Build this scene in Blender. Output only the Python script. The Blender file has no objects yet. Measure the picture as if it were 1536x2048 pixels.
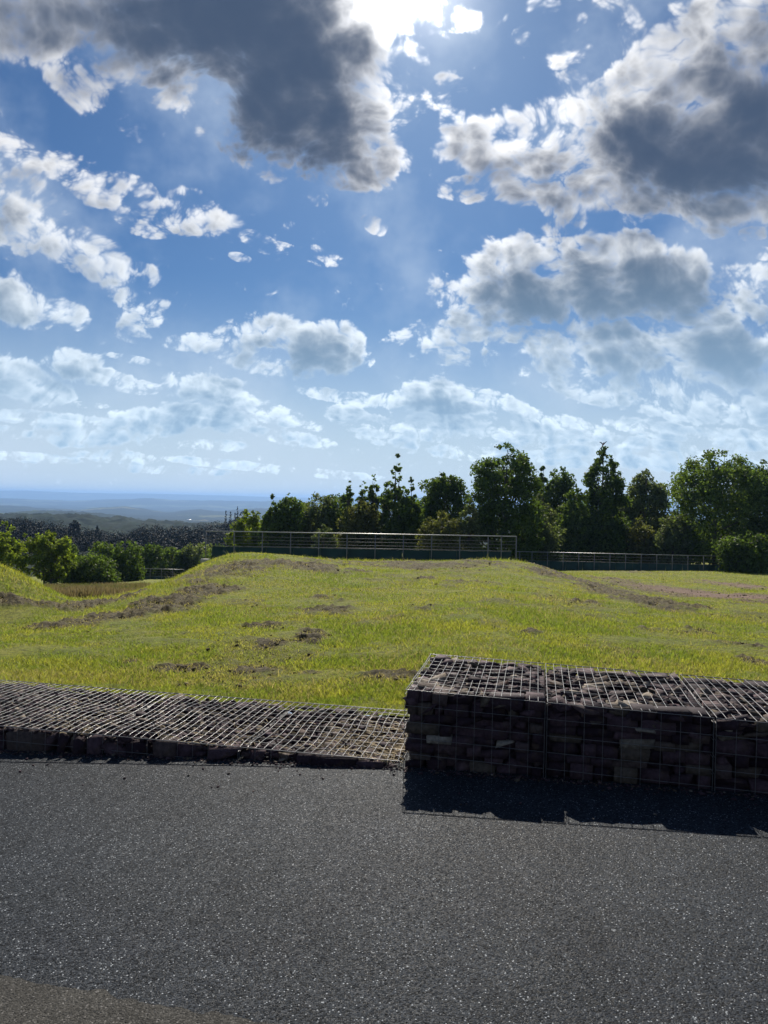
import bpy, bmesh, math, random
import numpy as np
from mathutils import Vector, Matrix
R = math.radians
random.seed(7)
S = bpy.context.scene

# ------------------------------------------------------------------ camera
F = 1538.0                      # focal length in pixels of the 1536 x 2048 frame
CAM_Z, PITCH, ROLL = 1.6, R(0.9), R(1.2)
cam = bpy.data.objects.new('camera', bpy.data.cameras.new('camera'))
S.collection.objects.link(cam)
cam.data.sensor_width = 36.0
cam.data.lens = F / 2048 * 36.0
cam.data.clip_start, cam.data.clip_end = 0.05, 60000
cam.matrix_world = Matrix.Translation((0, 0, CAM_Z)) @ Matrix.Rotation(R(90) - PITCH, 4, 'X') @ Matrix.Rotation(ROLL, 4, 'Z')
S.camera = cam


def ray(px, py):
    """world direction seen at a point of the photograph, scaled to a depth of 1 along +Y"""
    x, y = px - 768, py - 1024
    X = x * math.cos(ROLL) + y * math.sin(ROLL)
    Y = -x * math.sin(ROLL) + y * math.cos(ROLL)
    fy = F * math.cos(PITCH) - Y * math.sin(PITCH)
    fz = -F * math.sin(PITCH) - Y * math.cos(PITCH)
    return Vector((X / fy, 1.0, fz / fy))


def at(px, py, d):
    r = ray(px, py)
    return Vector((r.x * d, d, CAM_Z + r.z * d))


# ------------------------------------------------------------------ view, sun
S.view_settings.view_transform = 'Standard'
S.view_settings.look = 'None'
S.view_settings.exposure = 0.7
S.view_settings.gamma = 1.0
SUN_EL, SUN_AZ = R(34.5), R(1.8)      # azimuth from +Y towards +X
sun = bpy.data.objects.new('sun', bpy.data.lights.new('sun', 'SUN'))
S.collection.objects.link(sun)
sun.data.energy = 4.6
sun.data.angle = R(0.53)
sun.data.color = (1.0, 0.93, 0.82)
SUN_DIR = Vector((math.sin(SUN_AZ) * math.cos(SUN_EL), math.cos(SUN_AZ) * math.cos(SUN_EL), math.sin(SUN_EL)))
sun.rotation_euler = SUN_DIR.to_track_quat('Z', 'Y').to_euler()
S.cycles.use_denoising = True
S.cycles.max_bounces = 8
S.cycles.transparent_max_bounces = 12
S.cycles.volume_bounces = 1


class NT:
    """short hand for building node trees"""
    def __init__(self, tree):
        self.t = tree

    def n(self, kind, **kw):
        nd = self.t.nodes.new(kind)
        for k, v in kw.items():
            setattr(nd, k, v)
        return nd

    def put(self, sock, v):
        if isinstance(v, bpy.types.NodeSocket):
            self.t.links.new(v, sock)
        elif v is not None:
            sock.default_value = v

    def math(self, op, a, b=None, c=None, clamp=False):
        nd = self.n('ShaderNodeMath', operation=op, use_clamp=clamp)
        for i, v in enumerate((a, b, c)):
            self.put(nd.inputs[i], v)
        return nd.outputs[0]

    def vmath(self, op, a, b=None, out=0, scale=None):
        nd = self.n('ShaderNodeVectorMath', operation=op)
        self.put(nd.inputs[0], a)
        if b is not None:
            self.put(nd.inputs[1], b)
        if scale is not None:
            self.put(nd.inputs['Scale'], scale)
        return nd.outputs[out]

    def mix(self, fac, a, b, blend='MIX'):
        nd = self.n('ShaderNodeMix', data_type='RGBA', blend_type=blend)
        self.put(nd.inputs[0], fac)
        self.put(nd.inputs[6], a)
        self.put(nd.inputs[7], b)
        return nd.outputs[2]

    def noise(self, vec, scale, detail=4.0, rough=0.5, dist=0.0, dim='3D'):
        nd = self.n('ShaderNodeTexNoise', noise_dimensions=dim)
        if vec is not None:
            self.put(nd.inputs['Vector'], vec)
        nd.inputs['Scale'].default_value = scale
        nd.inputs['Detail'].default_value = detail
        nd.inputs['Roughness'].default_value = rough
        nd.inputs['Distortion'].default_value = dist
        return nd

    def voro(self, vec, scale, feature='F1', detail=0.0, rough=0.5, rand=1.0, dim='3D'):
        nd = self.n('ShaderNodeTexVoronoi', feature=feature, voronoi_dimensions=dim)
        if vec is not None:
            self.put(nd.inputs['Vector'], vec)
        nd.inputs['Scale'].default_value = scale
        nd.inputs['Randomness'].default_value = rand
        if 'Detail' in nd.inputs:
            nd.inputs['Detail'].default_value = detail
            nd.inputs['Roughness'].default_value = rough
        return nd

    def ramp(self, fac, stops, interp='LINEAR'):
        nd = self.n('ShaderNodeValToRGB')
        nd.color_ramp.interpolation = interp
        el = nd.color_ramp.elements
        while len(el) < len(stops):
            el.new(0.5)
        for e, (p, c) in zip(el, stops):
            e.position = p
            e.color = c if len(c) == 4 else (*c, 1)
        self.put(nd.inputs[0], fac)
        return nd.outputs[0]

    def remap(self, v, a, b, c=0.0, d=1.0, kind='SMOOTHSTEP'):
        nd = self.n('ShaderNodeMapRange', interpolation_type=kind)
        self.put(nd.inputs[0], v)
        for i, q in enumerate((a, b, c, d)):
            nd.inputs[i + 1].default_value = q
        return nd.outputs[0]


# ------------------------------------------------------------------ sky: clear sky plus procedural cumulus
def stereo(d):
    d = d.normalized()
    return Vector((2 * d.x / (1 + d.y), 2 * d.z / (1 + d.y), 0))


# cumulus masses: centre, half width, half height (photo units), tilt in degrees, weight
CLOUDS = [
    # the great dark cloud, upper left: dark body, then its pale fringes
    (600, 110, 200, 230, 0, 1.8), (450, 30, 220, 150, 0, 1.6), (665, 240, 125, 120, 0, 1.8), (545, 220, 110, 95, 20, 1.4), (710, 90, 60, 80, 0, 1.3),
    (250, 20, 230, 90, 5, 1.0), (250, 90, 180, 80, 14, .78), (60, 40, 150, 85, 5, .85), (150, 155, 70, 48, 45, .62), (290, 160, 150, 42, 12, .62), (400, 200, 80, 55, 45, .66), (470, 265, 46, 50, 50, .64),
    (745, 315, 66, 62, 0, .9), (660, 340, 90, 36, 10, .66), (600, 350, 44, 34, 60, .55), (635, 392, 22, 18, 40, .5), (780, 180, 26, 60, 0, .62), (735, 170, 50, 60, 0, .8), (490, 295, 40, 18, 0, .55),
    (800, 25, 130, 42, 3, .62), (745, 60, 48, 60, 0, .66), (895, 40, 46, 24, 10, .6), (893, 182, 44, 34, 0, .66), (905, 232, 24, 40, 10, .6),
    # right
    (1000, 290, 110, 62, 0, .8), (1090, 260, 90, 60, -25, .74), (1080, 350, 130, 60, 12, .85), (1280, 285, 135, 105, 0, 1.6), (1420, 310, 200, 125, 5, 1.8), (1510, 240, 130, 120, 0, 1.6),
    (1320, 125, 105, 62, -25, .80), (1450, 60, 105, 75, 0, .78), (1520, 120, 60, 80, 0, .8), (1400, 170, 140, 50, 0, 1.1), (1230, 190, 60, 40, 0, .62), (1270, 170, 70, 50, 0, .66),
    (1115, 30, 60, 55, 40, .52), (1160, 85, 60, 70, 40, .5), (1230, 50, 60, 50, 30, .46), (1056, 70, 30, 22, 0, .52), (930, 378, 48, 26, 0, .62), (1250, 385, 160, 46, 8, .9), (1420, 400, 160, 40, 4, .95),
    (1128, 436, 42, 32, -20, .58), (1415, 455, 44, 22, 5, .55), (1505, 468, 26, 14, 0, .5), (1520, 505, 30, 12, 15, .45),
    # mid right
    (1010, 545, 90, 66, -20, .9), (1060, 590, 150, 66, 0, 1.3), (930, 600, 70, 34, 10, .68), (1030, 505, 50, 34, 0, .72), (1180, 570, 130, 74, 10, 1.35), (1260, 500, 66, 36, 0, .8), (1290, 570, 140, 70, 0, 1.3),
    (1370, 550, 60, 50, 30, 1.0), (1480, 565, 70, 36, 0, .7), (1150, 500, 60, 26, 5, .66), (880, 668, 92, 26, -8, .64), (1020, 655, 130, 30, 0, .66), (1190, 640, 90, 36, 10, .66), (1420, 620, 90, 40, 0, .9),
    (1150, 700, 110, 40, 14, .7), (1250, 700, 130, 50, 6, 1.0), (1450, 700, 130, 52, 0, 1.35), (1130, 745, 60, 28, 25, .62), (1170, 780, 80, 22, 14, .6), (1330, 770, 110, 40, 8, .66), (1470, 770, 90, 44, 0, .68),
    (1500, 640, 50, 30, 0, .64), (880, 716, 56, 12, 6, .52), (905, 700, 34, 14, 20, .5), (990, 722, 28, 18, 30, .56), (1035, 742, 22, 10, 0, .45), (1420, 820, 130, 26, 4, .6),
    # mid
    (640, 695, 88, 54, 8, 1.2), (560, 668, 90, 36, 0, .9), (480, 684, 80, 32, -8, .66), (390, 684, 64, 18, -5, .6), (510, 715, 100, 28, 12, .64), (690, 690, 40, 44, 40, .8), (600, 735, 70, 16, 8, .56), (735, 720, 12, 16, 30, .45),
    # left
    (30, 420, 110, 80, 10, .72), (30, 320, 56, 46, 35, .64), (170, 355, 82, 36, 12, .72), (190, 385, 50, 26, 10, .62), (110, 470, 150, 50, 22, .7), (200, 520, 66, 44, 20, .66), (365, 435, 100, 34, 0, .66),
    (390, 410, 50, 28, 20, .6), (290, 385, 34, 22, 40, .52), (290, 455, 50, 18, 8, .52), (285, 550, 32, 24, 20, .58), (20, 605, 76, 50, 15, .95), (70, 640, 34, 22, 10, .62), (135, 630, 48, 28, 20, .62),
    (282, 605, 52, 26, 12, .62), (285, 635, 40, 20, 0, .6), (265, 668, 36, 18, 10, .56), (640, 512, 40, 17, 12, .5), (520, 484, 38, 17, 20, .46), (565, 496, 30, 10, 10, .4), (750, 450, 26, 15, 25, .44), (480, 515, 20, 8, 10, .42),
    # low rows
    (30, 760, 80, 40, 12, .85), (100, 785, 46, 24, 10, .68), (150, 728, 58, 30, 15, .9), (215, 755, 60, 18, 10, .68), (275, 775, 52, 14, 0, .66), (415, 780, 82, 30, 5, .9), (270, 720, 44, 8, 8, .5), (175, 810, 40, 6, 0, .5),
    (410, 830, 80, 26, 2, .85), (300, 845, 70, 26, 4, .78), (180, 855, 110, 22, 4, .66), (160, 880, 70, 14, 0, .6), (60, 835, 70, 14, 2, .6), (20, 865, 40, 12, 0, .55), (560, 830, 70, 20, 14, .66), (580, 875, 76, 14, 6, .6), (430, 890, 60, 10, 0, .55),
    (690, 826, 36, 18, 0, .7), (660, 790, 60, 12, 8, .58), (720, 800, 50, 14, 4, .58), (740, 850, 80, 20, 14, .56), (870, 790, 60, 34, 0, 1.1), (900, 815, 80, 16, 0, .95), (790, 798, 46, 16, -10, .64), (980, 800, 76, 18, 12, .66), (1020, 825, 60, 14, 0, .56),
    (860, 858, 60, 24, 0, .66), (960, 850, 90, 22, 6, .68), (1050, 865, 90, 22, 6, .66), (1150, 858, 70, 22, 12, .72), (780, 880, 60, 12, 6, .5), (1330, 862, 110, 16, 8, .66), (1470, 880, 90, 22, 2, .64), (1280, 890, 130, 14, 4, .6),
    (1180, 915, 120, 22, 0, .64), (1370, 915, 160, 26, 4, .64), (930, 905, 70, 14, 2, .55), (1080, 900, 80, 14, 4, .58), (240, 915, 70, 12, 2, .52), (60, 915, 90, 9, 2, .5), (470, 930, 130, 8, 3, .5), (620, 945, 130, 8, 2, .48), (330, 940, 120, 7, 0, .42),
]


def build_sky():
    w = bpy.data.worlds.new('World')
    S.world = w
    w.use_nodes = True
    w.node_tree.nodes.clear()
    w.cycles.sampling_method = 'MANUAL'
    w.cycles.sample_map_resolution = 512

    # --- cloud depth at a point of the sky
    g = bpy.data.node_groups.new('cloud_mass', 'ShaderNodeTree')
    g.interface.new_socket('Point', in_out='INPUT', socket_type='NodeSocketVector')
    g.interface.new_socket('Mass', in_out='OUTPUT', socket_type='NodeSocketFloat')
    b = NT(g)
    gi, go = b.n('NodeGroupInput'), b.n('NodeGroupOutput')
    p = gi.outputs[0]
    acc = None
    for cx, cy, rx, ry, ang, wt in CLOUDS:
        c = stereo(ray(cx, cy))
        ex = stereo(ray(cx + 10, cy)) - c
        ey = stereo(ray(cx, cy + 10)) - c
        mp = b.n('ShaderNodeMapping', vector_type='TEXTURE')
        b.put(mp.inputs['Vector'], p)
        mp.inputs['Location'].default_value = c
        mp.inputs['Rotation'].default_value = (0, 0, -R(ang) - ROLL)
        mp.inputs['Scale'].default_value = (rx * ex.length / 10 * BLOB, ry * ey.length / 10 * BLOB, 1)
        gr = b.n('ShaderNodeTexGradient', gradient_type='SPHERICAL')
        b.put(gr.inputs[0], mp.outputs[0])
        m = b.math('MINIMUM', b.math('MULTIPLY', gr.outputs[1], CONE), wt)
        acc = m if acc is None else b.math('SMOOTH_MAX', acc, m, .12)
    sp = b.n('ShaderNodeSeparateXYZ')
    b.put(sp.inputs[0], p)
    u, v = sp.outputs[0], sp.outputs[1]
    # beyond the photographed part of the sky noise alone makes the clouds
    far = b.remap(b.math('ABSOLUTE', u), .55, .8)
    band = b.math('MULTIPLY', b.remap(v, .0, .2, 1.0, 0.0), b.remap(v, .0, .045, .25, 1.0))
    base = b.math('MULTIPLY_ADD', far, .12, b.math('MULTIPLY', band, .15))
    b.put(go.inputs[0], b.math('ADD', acc, base))

    def noise_group(name, det, vdet):
        gg = bpy.data.node_groups.new(name, 'ShaderNodeTree')
        gg.interface.new_socket('Point', in_out='INPUT', socket_type='NodeSocketVector')
        gg.interface.new_socket('Billow', in_out='OUTPUT', socket_type='NodeSocketFloat')
        b = NT(gg)
        gi, go = b.n('NodeGroupInput'), b.n('NodeGroupOutput')
        sp = b.n('ShaderNodeSeparateXYZ')
        b.put(sp.inputs[0], gi.outputs[0])
        # log-polar about a point below the horizon: features shrink towards the horizon
        yy = b.math('ADD', b.math('MAXIMUM', sp.outputs[1], -0.05), QC)
        xx = sp.outputs[0]
        r2 = b.math('ADD', b.math('MULTIPLY', xx, xx), b.math('MULTIPLY', yy, yy))
        cb = b.n('ShaderNodeCombineXYZ')
        b.put(cb.inputs[0], b.math('ARCTAN2', xx, yy))
        b.put(cb.inputs[1], b.math('MULTIPLY', b.math('LOGARITHM', r2, math.e), .62))
        q = cb.outputs[0]
        warp = b.noise(q, 7.0, 3, .5, dim='2D')
        q2 = b.vmath('ADD', q, b.vmath('SCALE', b.vmath('SUBTRACT', warp.outputs['Color'], (.5, .5, .5)), scale=.07))
        n1 = b.noise(q2, NSC, det, NROUGH, dim='2D').outputs[0]
        n2 = b.voro(q2, VSC, detail=vdet, rough=.6, dim='2D').outputs['Distance']
        d = b.math('MULTIPLY_ADD', b.math('SUBTRACT', n1, .5), NAMP, b.math('MULTIPLY', b.math('SUBTRACT', .38, n2), VAMP))
        b.put(go.inputs[0], d)
        return gg

    fine, coarse = noise_group('cloud_billow', 8, 3), noise_group('cloud_billow_coarse', 4, 1)

    t = NT(w.node_tree)
    tc = t.n('ShaderNodeTexCoord')
    dirn = t.vmath('NORMALIZE', tc.outputs['Generated'])
    s = t.n('ShaderNodeSeparateXYZ')
    t.put(s.inputs[0], dirn)
    den = t.math('MAXIMUM', t.math('ADD', s.outputs[1], 1.0), .12)
    c = t.n('ShaderNodeCombineXYZ')
    t.put(c.inputs[0], t.math('DIVIDE', t.math('MULTIPLY', s.outputs[0], 2.0), den))
    t.put(c.inputs[1], t.math('DIVIDE', t.math('MULTIPLY', s.outputs[2], 2.0), den))
    p = c.outputs[0]

    def use(tree, pt):
        nd = t.n('ShaderNodeGroup')
        nd.node_tree = tree
        t.put(nd.inputs[0], pt)
        return nd.outputs[0]

    sunp = stereo(SUN_DIR)
    to = t.vmath('NORMALIZE', t.vmath('SUBTRACT', tuple(sunp), p))
    sv = t.n('ShaderNodeSeparateXYZ')
    t.put(sv.inputs[0], p)
    step = t.math('MULTIPLY', t.math('ADD', t.math('MAXIMUM', sv.outputs[1], 0), .10), STEP)   # farther clouds are smaller
    p1 = t.vmath('ADD', p, t.vmath('SCALE', to, scale=step))
    p2 = t.vmath('ADD', p, t.vmath('SCALE', to, scale=t.math('MULTIPLY', step, 3.0)))
    m0, m2 = use(g, p), use(g, p2)
    m1 = t.math('MULTIPLY_ADD', m0, .67, t.math('MULTIPLY', m2, .33))
    t0, t1, t2 = (t.math('SMOOTH_MAX', t.math('SUBTRACT', t.math('ADD', m, use(k, q)), THR), 0, SOFT) for m, k, q in ((m0, fine, p), (m1, coarse, p1), (m2, coarse, p2)))
    alpha = t.math('SUBTRACT', 1.0, t.math('EXPONENT', t.math('MULTIPLY', t.math('POWER', t0, 1.5), -ADENS)))
    tau = t.math('MULTIPLY_ADD', t0, W0, t.math('MULTIPLY_ADD', t1, W1, t.math('MULTIPLY', t2, W2)))
    T = t.math('EXPONENT', t.math('MULTIPLY', t.math('POWER', tau, TPOW), -1.0))
    cosang = t.vmath('DOT_PRODUCT', dirn, tuple(SUN_DIR), out=1)
    cosang = t.math('MAXIMUM', cosang, 0)
    glow, glow2 = t.math('POWER', cosang, 40), t.math('POWER', cosang, 600)
    el = s.outputs[2]
    low = t.remap(el, 0.0, .40, 1.0, 0.0)
    K = SKY_GAIN / SKY_STRENGTH
    lit_s = t.math('MULTIPLY', t.math('MULTIPLY_ADD', glow2, 3.0, t.math('MULTIPLY_ADD', glow, .6, .90)), K)
    lit = t.vmath('SCALE', t.mix(low, (1, .985, .96, 1), (.80, .90, .95, 1)), scale=lit_s)
    shade = t.mix(low, (.050 * K, .078 * K, .135 * K, 1), (.25 * K, .40 * K, .57 * K, 1))
    cloud = t.vmath('ADD', t.vmath('SCALE', lit, scale=T), t.vmath('SCALE', shade, scale=t.math('SUBTRACT', 1.0, t.math('MULTIPLY', T, .6))))
    sky = t.n('ShaderNodeTexSky', sky_type='NISHITA', sun_disc=False)
    sky.sun_elevation, sky.sun_rotation = SUN_EL, SUN_AZ
    sky.altitude, sky.air_density, sky.dust_density, sky.ozone_density = 200, 1.0, .35, 2.0
    clear = t.vmath('MULTIPLY', sky.outputs[0], SKY_TINT)
    pale = t.math('MULTIPLY', t.remap(el, -.02, .28, 1.0, 0.0), .96)
    clear = t.mix(pale, clear, (.48 * K, .585 * K, .69 * K, 1))
    # thin veils, and the bright aureole round the sun
    veil = t.math('MULTIPLY', t.remap(t.noise(p, 5.0, 5, .55).outputs[0], .44, .70), .40)
    clear = t.mix(veil, clear, (.50 * K, .60 * K, .72 * K, 1))
    clear = t.vmath('ADD', clear, t.vmath('SCALE', (1.0, .96, .92), scale=t.math('MULTIPLY', t.math('MULTIPLY_ADD', glow2, .55, t.math('MULTIPLY', glow, .055)), K)))
    col = t.mix(alpha, clear, cloud)
    bg = t.n('ShaderNodeBackground')
    t.put(bg.inputs[0], col)
    bg.inputs[1].default_value = SKY_STRENGTH
    out = t.n('ShaderNodeOutputWorld')
    t.put(out.inputs[0], bg.outputs[0])


BLOB, CONE, NAMP, VAMP, THR, STEP, ADENS, SOFT = 1.50, 1.8, .88, .60, .16, .034, 10.0, .20
QC, NSC, NROUGH, VSC = .38, 10.0, .57, 20.0
W0, W1, W2, TPOW = .95, 1.0, .75, 1.6
SKY_STRENGTH, SKY_GAIN = .06, .78
SKY_TINT = (.255, .42, .61)
build_sky()

# ------------------------------------------------------------------ helpers
rng = np.random.default_rng(11)
COL = S.collection


def h2(ix, iy, seed):
    n = (ix.astype(np.int64) * 374761393 + iy.astype(np.int64) * 668265263 + seed * 974634777) & 0xffffffff
    n = ((n ^ (n >> 13)) * 1274126177) & 0xffffffff
    return ((n ^ (n >> 16)) & 0xffff) / 65535.0


def vnoise(x, y, seed=0):
    x, y = np.asarray(x, float), np.asarray(y, float)
    ix, iy = np.floor(x), np.floor(y)
    fx, fy = x - ix, y - iy
    fx, fy = fx * fx * (3 - 2 * fx), fy * fy * (3 - 2 * fy)
    a, b = h2(ix, iy, seed), h2(ix + 1, iy, seed)
    c, d = h2(ix, iy + 1, seed), h2(ix + 1, iy + 1, seed)
    return (a + (b - a) * fx) * (1 - fy) + (c + (d - c) * fx) * fy


def fbm(x, y, octv=4, seed=0, gain=.5):
    s = t = 0.0
    am = 1.0
    for i in range(octv):
        s = s + am * vnoise(np.asarray(x) * 2 ** i + 17.3 * i, np.asarray(y) * 2 ** i - 9.1 * i, seed + i)
        t += am
        am *= gain
    return s / t


def sstep(x, a, b):
    t = np.clip((x - a) / (b - a), 0, 1)
    return t * t * (3 - 2 * t)


def mesh_np(name, verts, faces, mats=(), smooth=False, attrs=None):
    """mesh from numpy: faces is an (n, k) array or a list of such arrays"""
    if isinstance(faces, np.ndarray):
        faces = [faces]
    me = bpy.data.meshes.new(name)
    verts = np.asarray(verts, np.float32)
    me.vertices.add(len(verts))
    me.vertices.foreach_set('co', verts.ravel())
    nl = sum(f.size for f in faces)
    npoly = sum(len(f) for f in faces)
    me.loops.add(nl)
    me.loops.foreach_set('vertex_index', np.concatenate([f.ravel() for f in faces]).astype(np.int32))
    tot = np.concatenate([np.full(len(f), f.shape[1], np.int32) for f in faces])
    me.polygons.add(npoly)
    me.polygons.foreach_set('loop_start', np.concatenate([[0], np.cumsum(tot)[:-1]]).astype(np.int32))
    me.polygons.foreach_set('loop_total', tot)
    if smooth:
        me.polygons.foreach_set('use_smooth', np.ones(npoly, bool))
    for k, v in (attrs or {}).items():
        at_ = me.attributes.new(k, 'FLOAT', 'POINT')
        at_.data.foreach_set('value', np.asarray(v, np.float32))
    me.update(calc_edges=True)
    for m in mats:
        me.materials.append(m)
    return me


def link(name, me, parent=None, loc=None):
    o = bpy.data.objects.new(name, me)
    COL.objects.link(o)
    if parent is not None:
        o.parent = parent
    if loc is not None:
        o.location = loc
    return o


def tag(o, label, cat, group=None, kind=None):
    o['label'] = label
    o['category'] = cat
    if group:
        o['group'] = group
    if kind:
        o['kind'] = kind
    return o


def thing(name, label, cat, loc=(0, 0, 0), group=None):
    return tag(link(name, None, loc=loc), label, cat, group)


class MB:
    """collects tubes, boxes and ready made pieces into one mesh"""
    def __init__(self):
        self.v, self.f, self.n = [], {}, 0

    def add(self, v, f):
        v = np.asarray(v, float)
        self.v.append(v)
        for q in (f if isinstance(f, list) else [f]):
            q = np.asarray(q)
            if q.size:
                self.f.setdefault(q.shape[1], []).append(q + self.n)
        self.n += len(v)

    def tube(self, pts, rad, sides=4, caps=True, roll=.785):
        pts = np.asarray(pts, float)
        rad = np.broadcast_to(np.asarray(rad, float), (len(pts),))
        t = np.gradient(pts, axis=0)
        t /= np.linalg.norm(t, axis=1)[:, None] + 1e-12
        ref = np.where(np.abs(t[:, 2:3]) > .9, np.array([[1., 0, 0]]), np.array([[0, 0, 1.]]))
        a = np.cross(t, ref)
        a /= np.linalg.norm(a, axis=1)[:, None] + 1e-12
        b = np.cross(t, a)
        th = np.arange(sides) / sides * 2 * np.pi + roll
        v = pts[:, None] + rad[:, None, None] * (a[:, None] * np.cos(th)[None, :, None] + b[:, None] * np.sin(th)[None, :, None])
        n = len(pts)
        i = np.arange(n - 1)[:, None] * sides
        j = np.arange(sides)[None]
        k = (j + 1) % sides
        q = np.stack([i + j, i + sides + j, i + sides + k, i + k], -1).reshape(-1, 4)
        fs = [q]
        if caps:
            fs.append(np.array([np.arange(sides), np.arange(sides)[::-1] + (n - 1) * sides]))
        self.add(v.reshape(-1, 3), fs)

    def box(self, lo, hi, M=None):
        x0, y0, z0 = lo
        x1, y1, z1 = hi
        v = np.array([(x, y, z) for z in (z0, z1) for y in (y0, y1) for x in (x0, x1)], float)
        if M is not None:
            v = v @ M[:3, :3].T + M[:3, 3]
        self.add(v, np.array([(0, 2, 3, 1), (4, 5, 7, 6), (0, 1, 5, 4), (2, 6, 7, 3), (0, 4, 6, 2), (1, 3, 7, 5)]))

    def build(self, name, m, parent=None, smooth=False, origin=None):
        v = np.concatenate(self.v)
        if origin is not None:
            v = v - np.asarray(origin)
        me = mesh_np(name, v, [np.concatenate(q) for q in self.f.values()], [m], smooth)
        return link(name, me, parent)


def material(name):
    m = bpy.data.materials.new(name)
    m.use_nodes = True
    t = NT(m.node_tree)
    p = m.node_tree.nodes['Principled BSDF']
    return m, t, p


def bump(t, p, h, strength=.5, dist=.01):
    nd = t.n('ShaderNodeBump')
    nd.inputs['Strength'].default_value = strength
    nd.inputs['Distance'].default_value = dist
    t.put(nd.inputs['Height'], h)
    t.put(p.inputs['Normal'], nd.outputs[0])
    return nd


def attr(t, name):
    return t.n('ShaderNodeAttribute', attribute_name=name).outputs['Fac']


def rand(t):
    """a random number for each loose piece and each object"""
    g = t.n('ShaderNodeNewGeometry').outputs['Random Per Island']
    o = t.n('ShaderNodeObjectInfo').outputs['Random']
    return t.math('FRACT', t.math('ADD', g, o))


# ------------------------------------------------------------------ the wall line, the road, the shape of the land
U2, N2 = np.array([.981, -.195]), np.array([.195, .981])     # along the gabions, and from the road towards the lawn
P0 = np.array([.143, 4.40])                                    # road side corner of the tall gabions


def sn(s, n):
    return P0 + U2 * s + N2 * n


def road_z(s):
    return np.interp(s, [-12, -2.64, -1.2, 0, 1.9, 4, 14], [-.40, -.057, .014, .067, .090, .10, .12])


def road_z_xy(x, y):
    return road_z((x - P0[0]) * U2[0] + (y - P0[1]) * U2[1])


def on_road(px, py):
    r = ray(px, py)
    d = 4.0
    for _ in range(30):
        d = (road_z_xy(r.x * d, d) - CAM_Z) / r.z
    return Vector((r.x * d, d, CAM_Z + r.z * d))


def yh(px):
    """height in the photograph of eye level"""
    return 1024 - math.tan(PITCH) * F * math.cos(ROLL) + (px - 768) * math.tan(ROLL)


LAND = []
for px, py, d in [
    # beside the gabions
    (0, 1363, 6.3), (400, 1401, 5.85), (768, 1428, 5.45), (1150, 1410, 5.8), (1536, 1425, 5.6), (-500, 1330, 7), (2000, 1440, 5.6),
    # the broad mound
    (768, 1340, 7.3), (768, 1262, 10.2), (768, 1200, 14.8), (768, 1158, 20.5), (768, 1132, 28), (768, 1121, 33),
    (600, 1120, 33), (430, 1120, 31.5), (900, 1122, 33), (1030, 1123, 32), (1070, 1130, 30.5), (560, 1160, 19), (1000, 1180, 17.5), (1150, 1180, 21), (1000, 1260, 10.2), (400, 1262, 10.2),
    (470, 1180, 17), (380, 1200, 15), (300, 1228, 12.6),
    # its left bank and the hollow
    (405, 1128, 29), (370, 1146, 25.5), (330, 1164, 21.5), (300, 1177, 19), (270, 1190, 16.5),
    (190, 1190, 24), (270, 1180, 32), (200, 1212, 18), (200, 1226, 13.6), (100, 1250, 11), (0, 1228, 12.6), (0, 1290, 8.8), (-300, 1230, 12), (200, 1300, 8.7),
    (120, 1180, 40), (250, 1168, 60), (320, 1159, 84), (370, 1172, 40), (320, 1180, 30), (290, 1192, 24), (100, 1172, 64), (-200, 1170, 60), (0, 1200, 24), (400, 1158, 84), (400, 1180, 50), (350, 1175, 38),
    # the small mound at the left edge
    (0, 1138, 15.2), (-120, 1118, 15.5), (60, 1166, 15), (100, 1195, 14.6), (30, 1212, 13), (-300, 1125, 15.5),
    # falls behind the mound
    (768, 1135, 40), (768, 1110, 65), (768, 1108, 100), (560, 1140, 40), (560, 1115, 65), (1000, 1135, 42), (1000, 1145, 55), (1000, 1110, 80), (1000, 1110, 110),
    # the right hand field
    (1330, 1224, 14.6), (1230, 1190, 20.5), (1300, 1190, 24), (1120, 1148, 31), (1130, 1146, 40), (1150, 1142, 57), (1300, 1148, 48), (1300, 1140, 60), (1450, 1142, 58), (1536, 1152, 52), (1536, 1200, 22), (1536, 1282, 10.8), (1700, 1160, 50), (1300, 1280, 10.2), (1500, 1115, 90), (1500, 1108, 120), (2000, 1215, 22), (2000, 1170, 60),
]:
    q = at(px, py, d)
    LAND.append((q.x / d, d, q.z))
LAND = np.array(LAND)
_c = np.stack([LAND[:, 0] * 2.2, np.log(LAND[:, 1])], 1)


def _tps(r2):
    return .5 * r2 * np.log(r2 + 1e-9)


_n = len(_c)
_A = np.zeros((_n + 3, _n + 3))
_A[:_n, :_n] = _tps(((_c[:, None] - _c[None]) ** 2).sum(-1)) + np.eye(_n) * 5e-5
_A[:_n, _n:] = np.c_[np.ones(_n), _c]
_A[_n:, :_n] = _A[:_n, _n:].T
# interpolate the drop below eye level as seen from the camera, which varies gently
_W = np.linalg.solve(_A, np.r_[(CAM_Z - LAND[:, 2]) / LAND[:, 1], 0, 0, 0])


def land_z(x, y):
    x, y = np.asarray(x, float), np.asarray(y, float)
    sh = np.broadcast(x, y).shape
    x, y = np.broadcast_to(x, sh).ravel(), np.broadcast_to(y, sh).ravel()
    out = np.empty(len(x))
    for i in range(0, len(x), 40000):
        xx, yy = x[i:i + 40000], y[i:i + 40000]
        c = np.stack([np.clip(xx / yy, -1, 1) * 2.2, np.log(yy)], 1)
        k = _tps(((c[:, None] - _c[None]) ** 2).sum(-1))
        out[i:i + 40000] = CAM_Z - yy * (k @ _W[:_n] + _W[_n] + c @ _W[_n + 1:])
    return out.reshape(sh)


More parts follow.
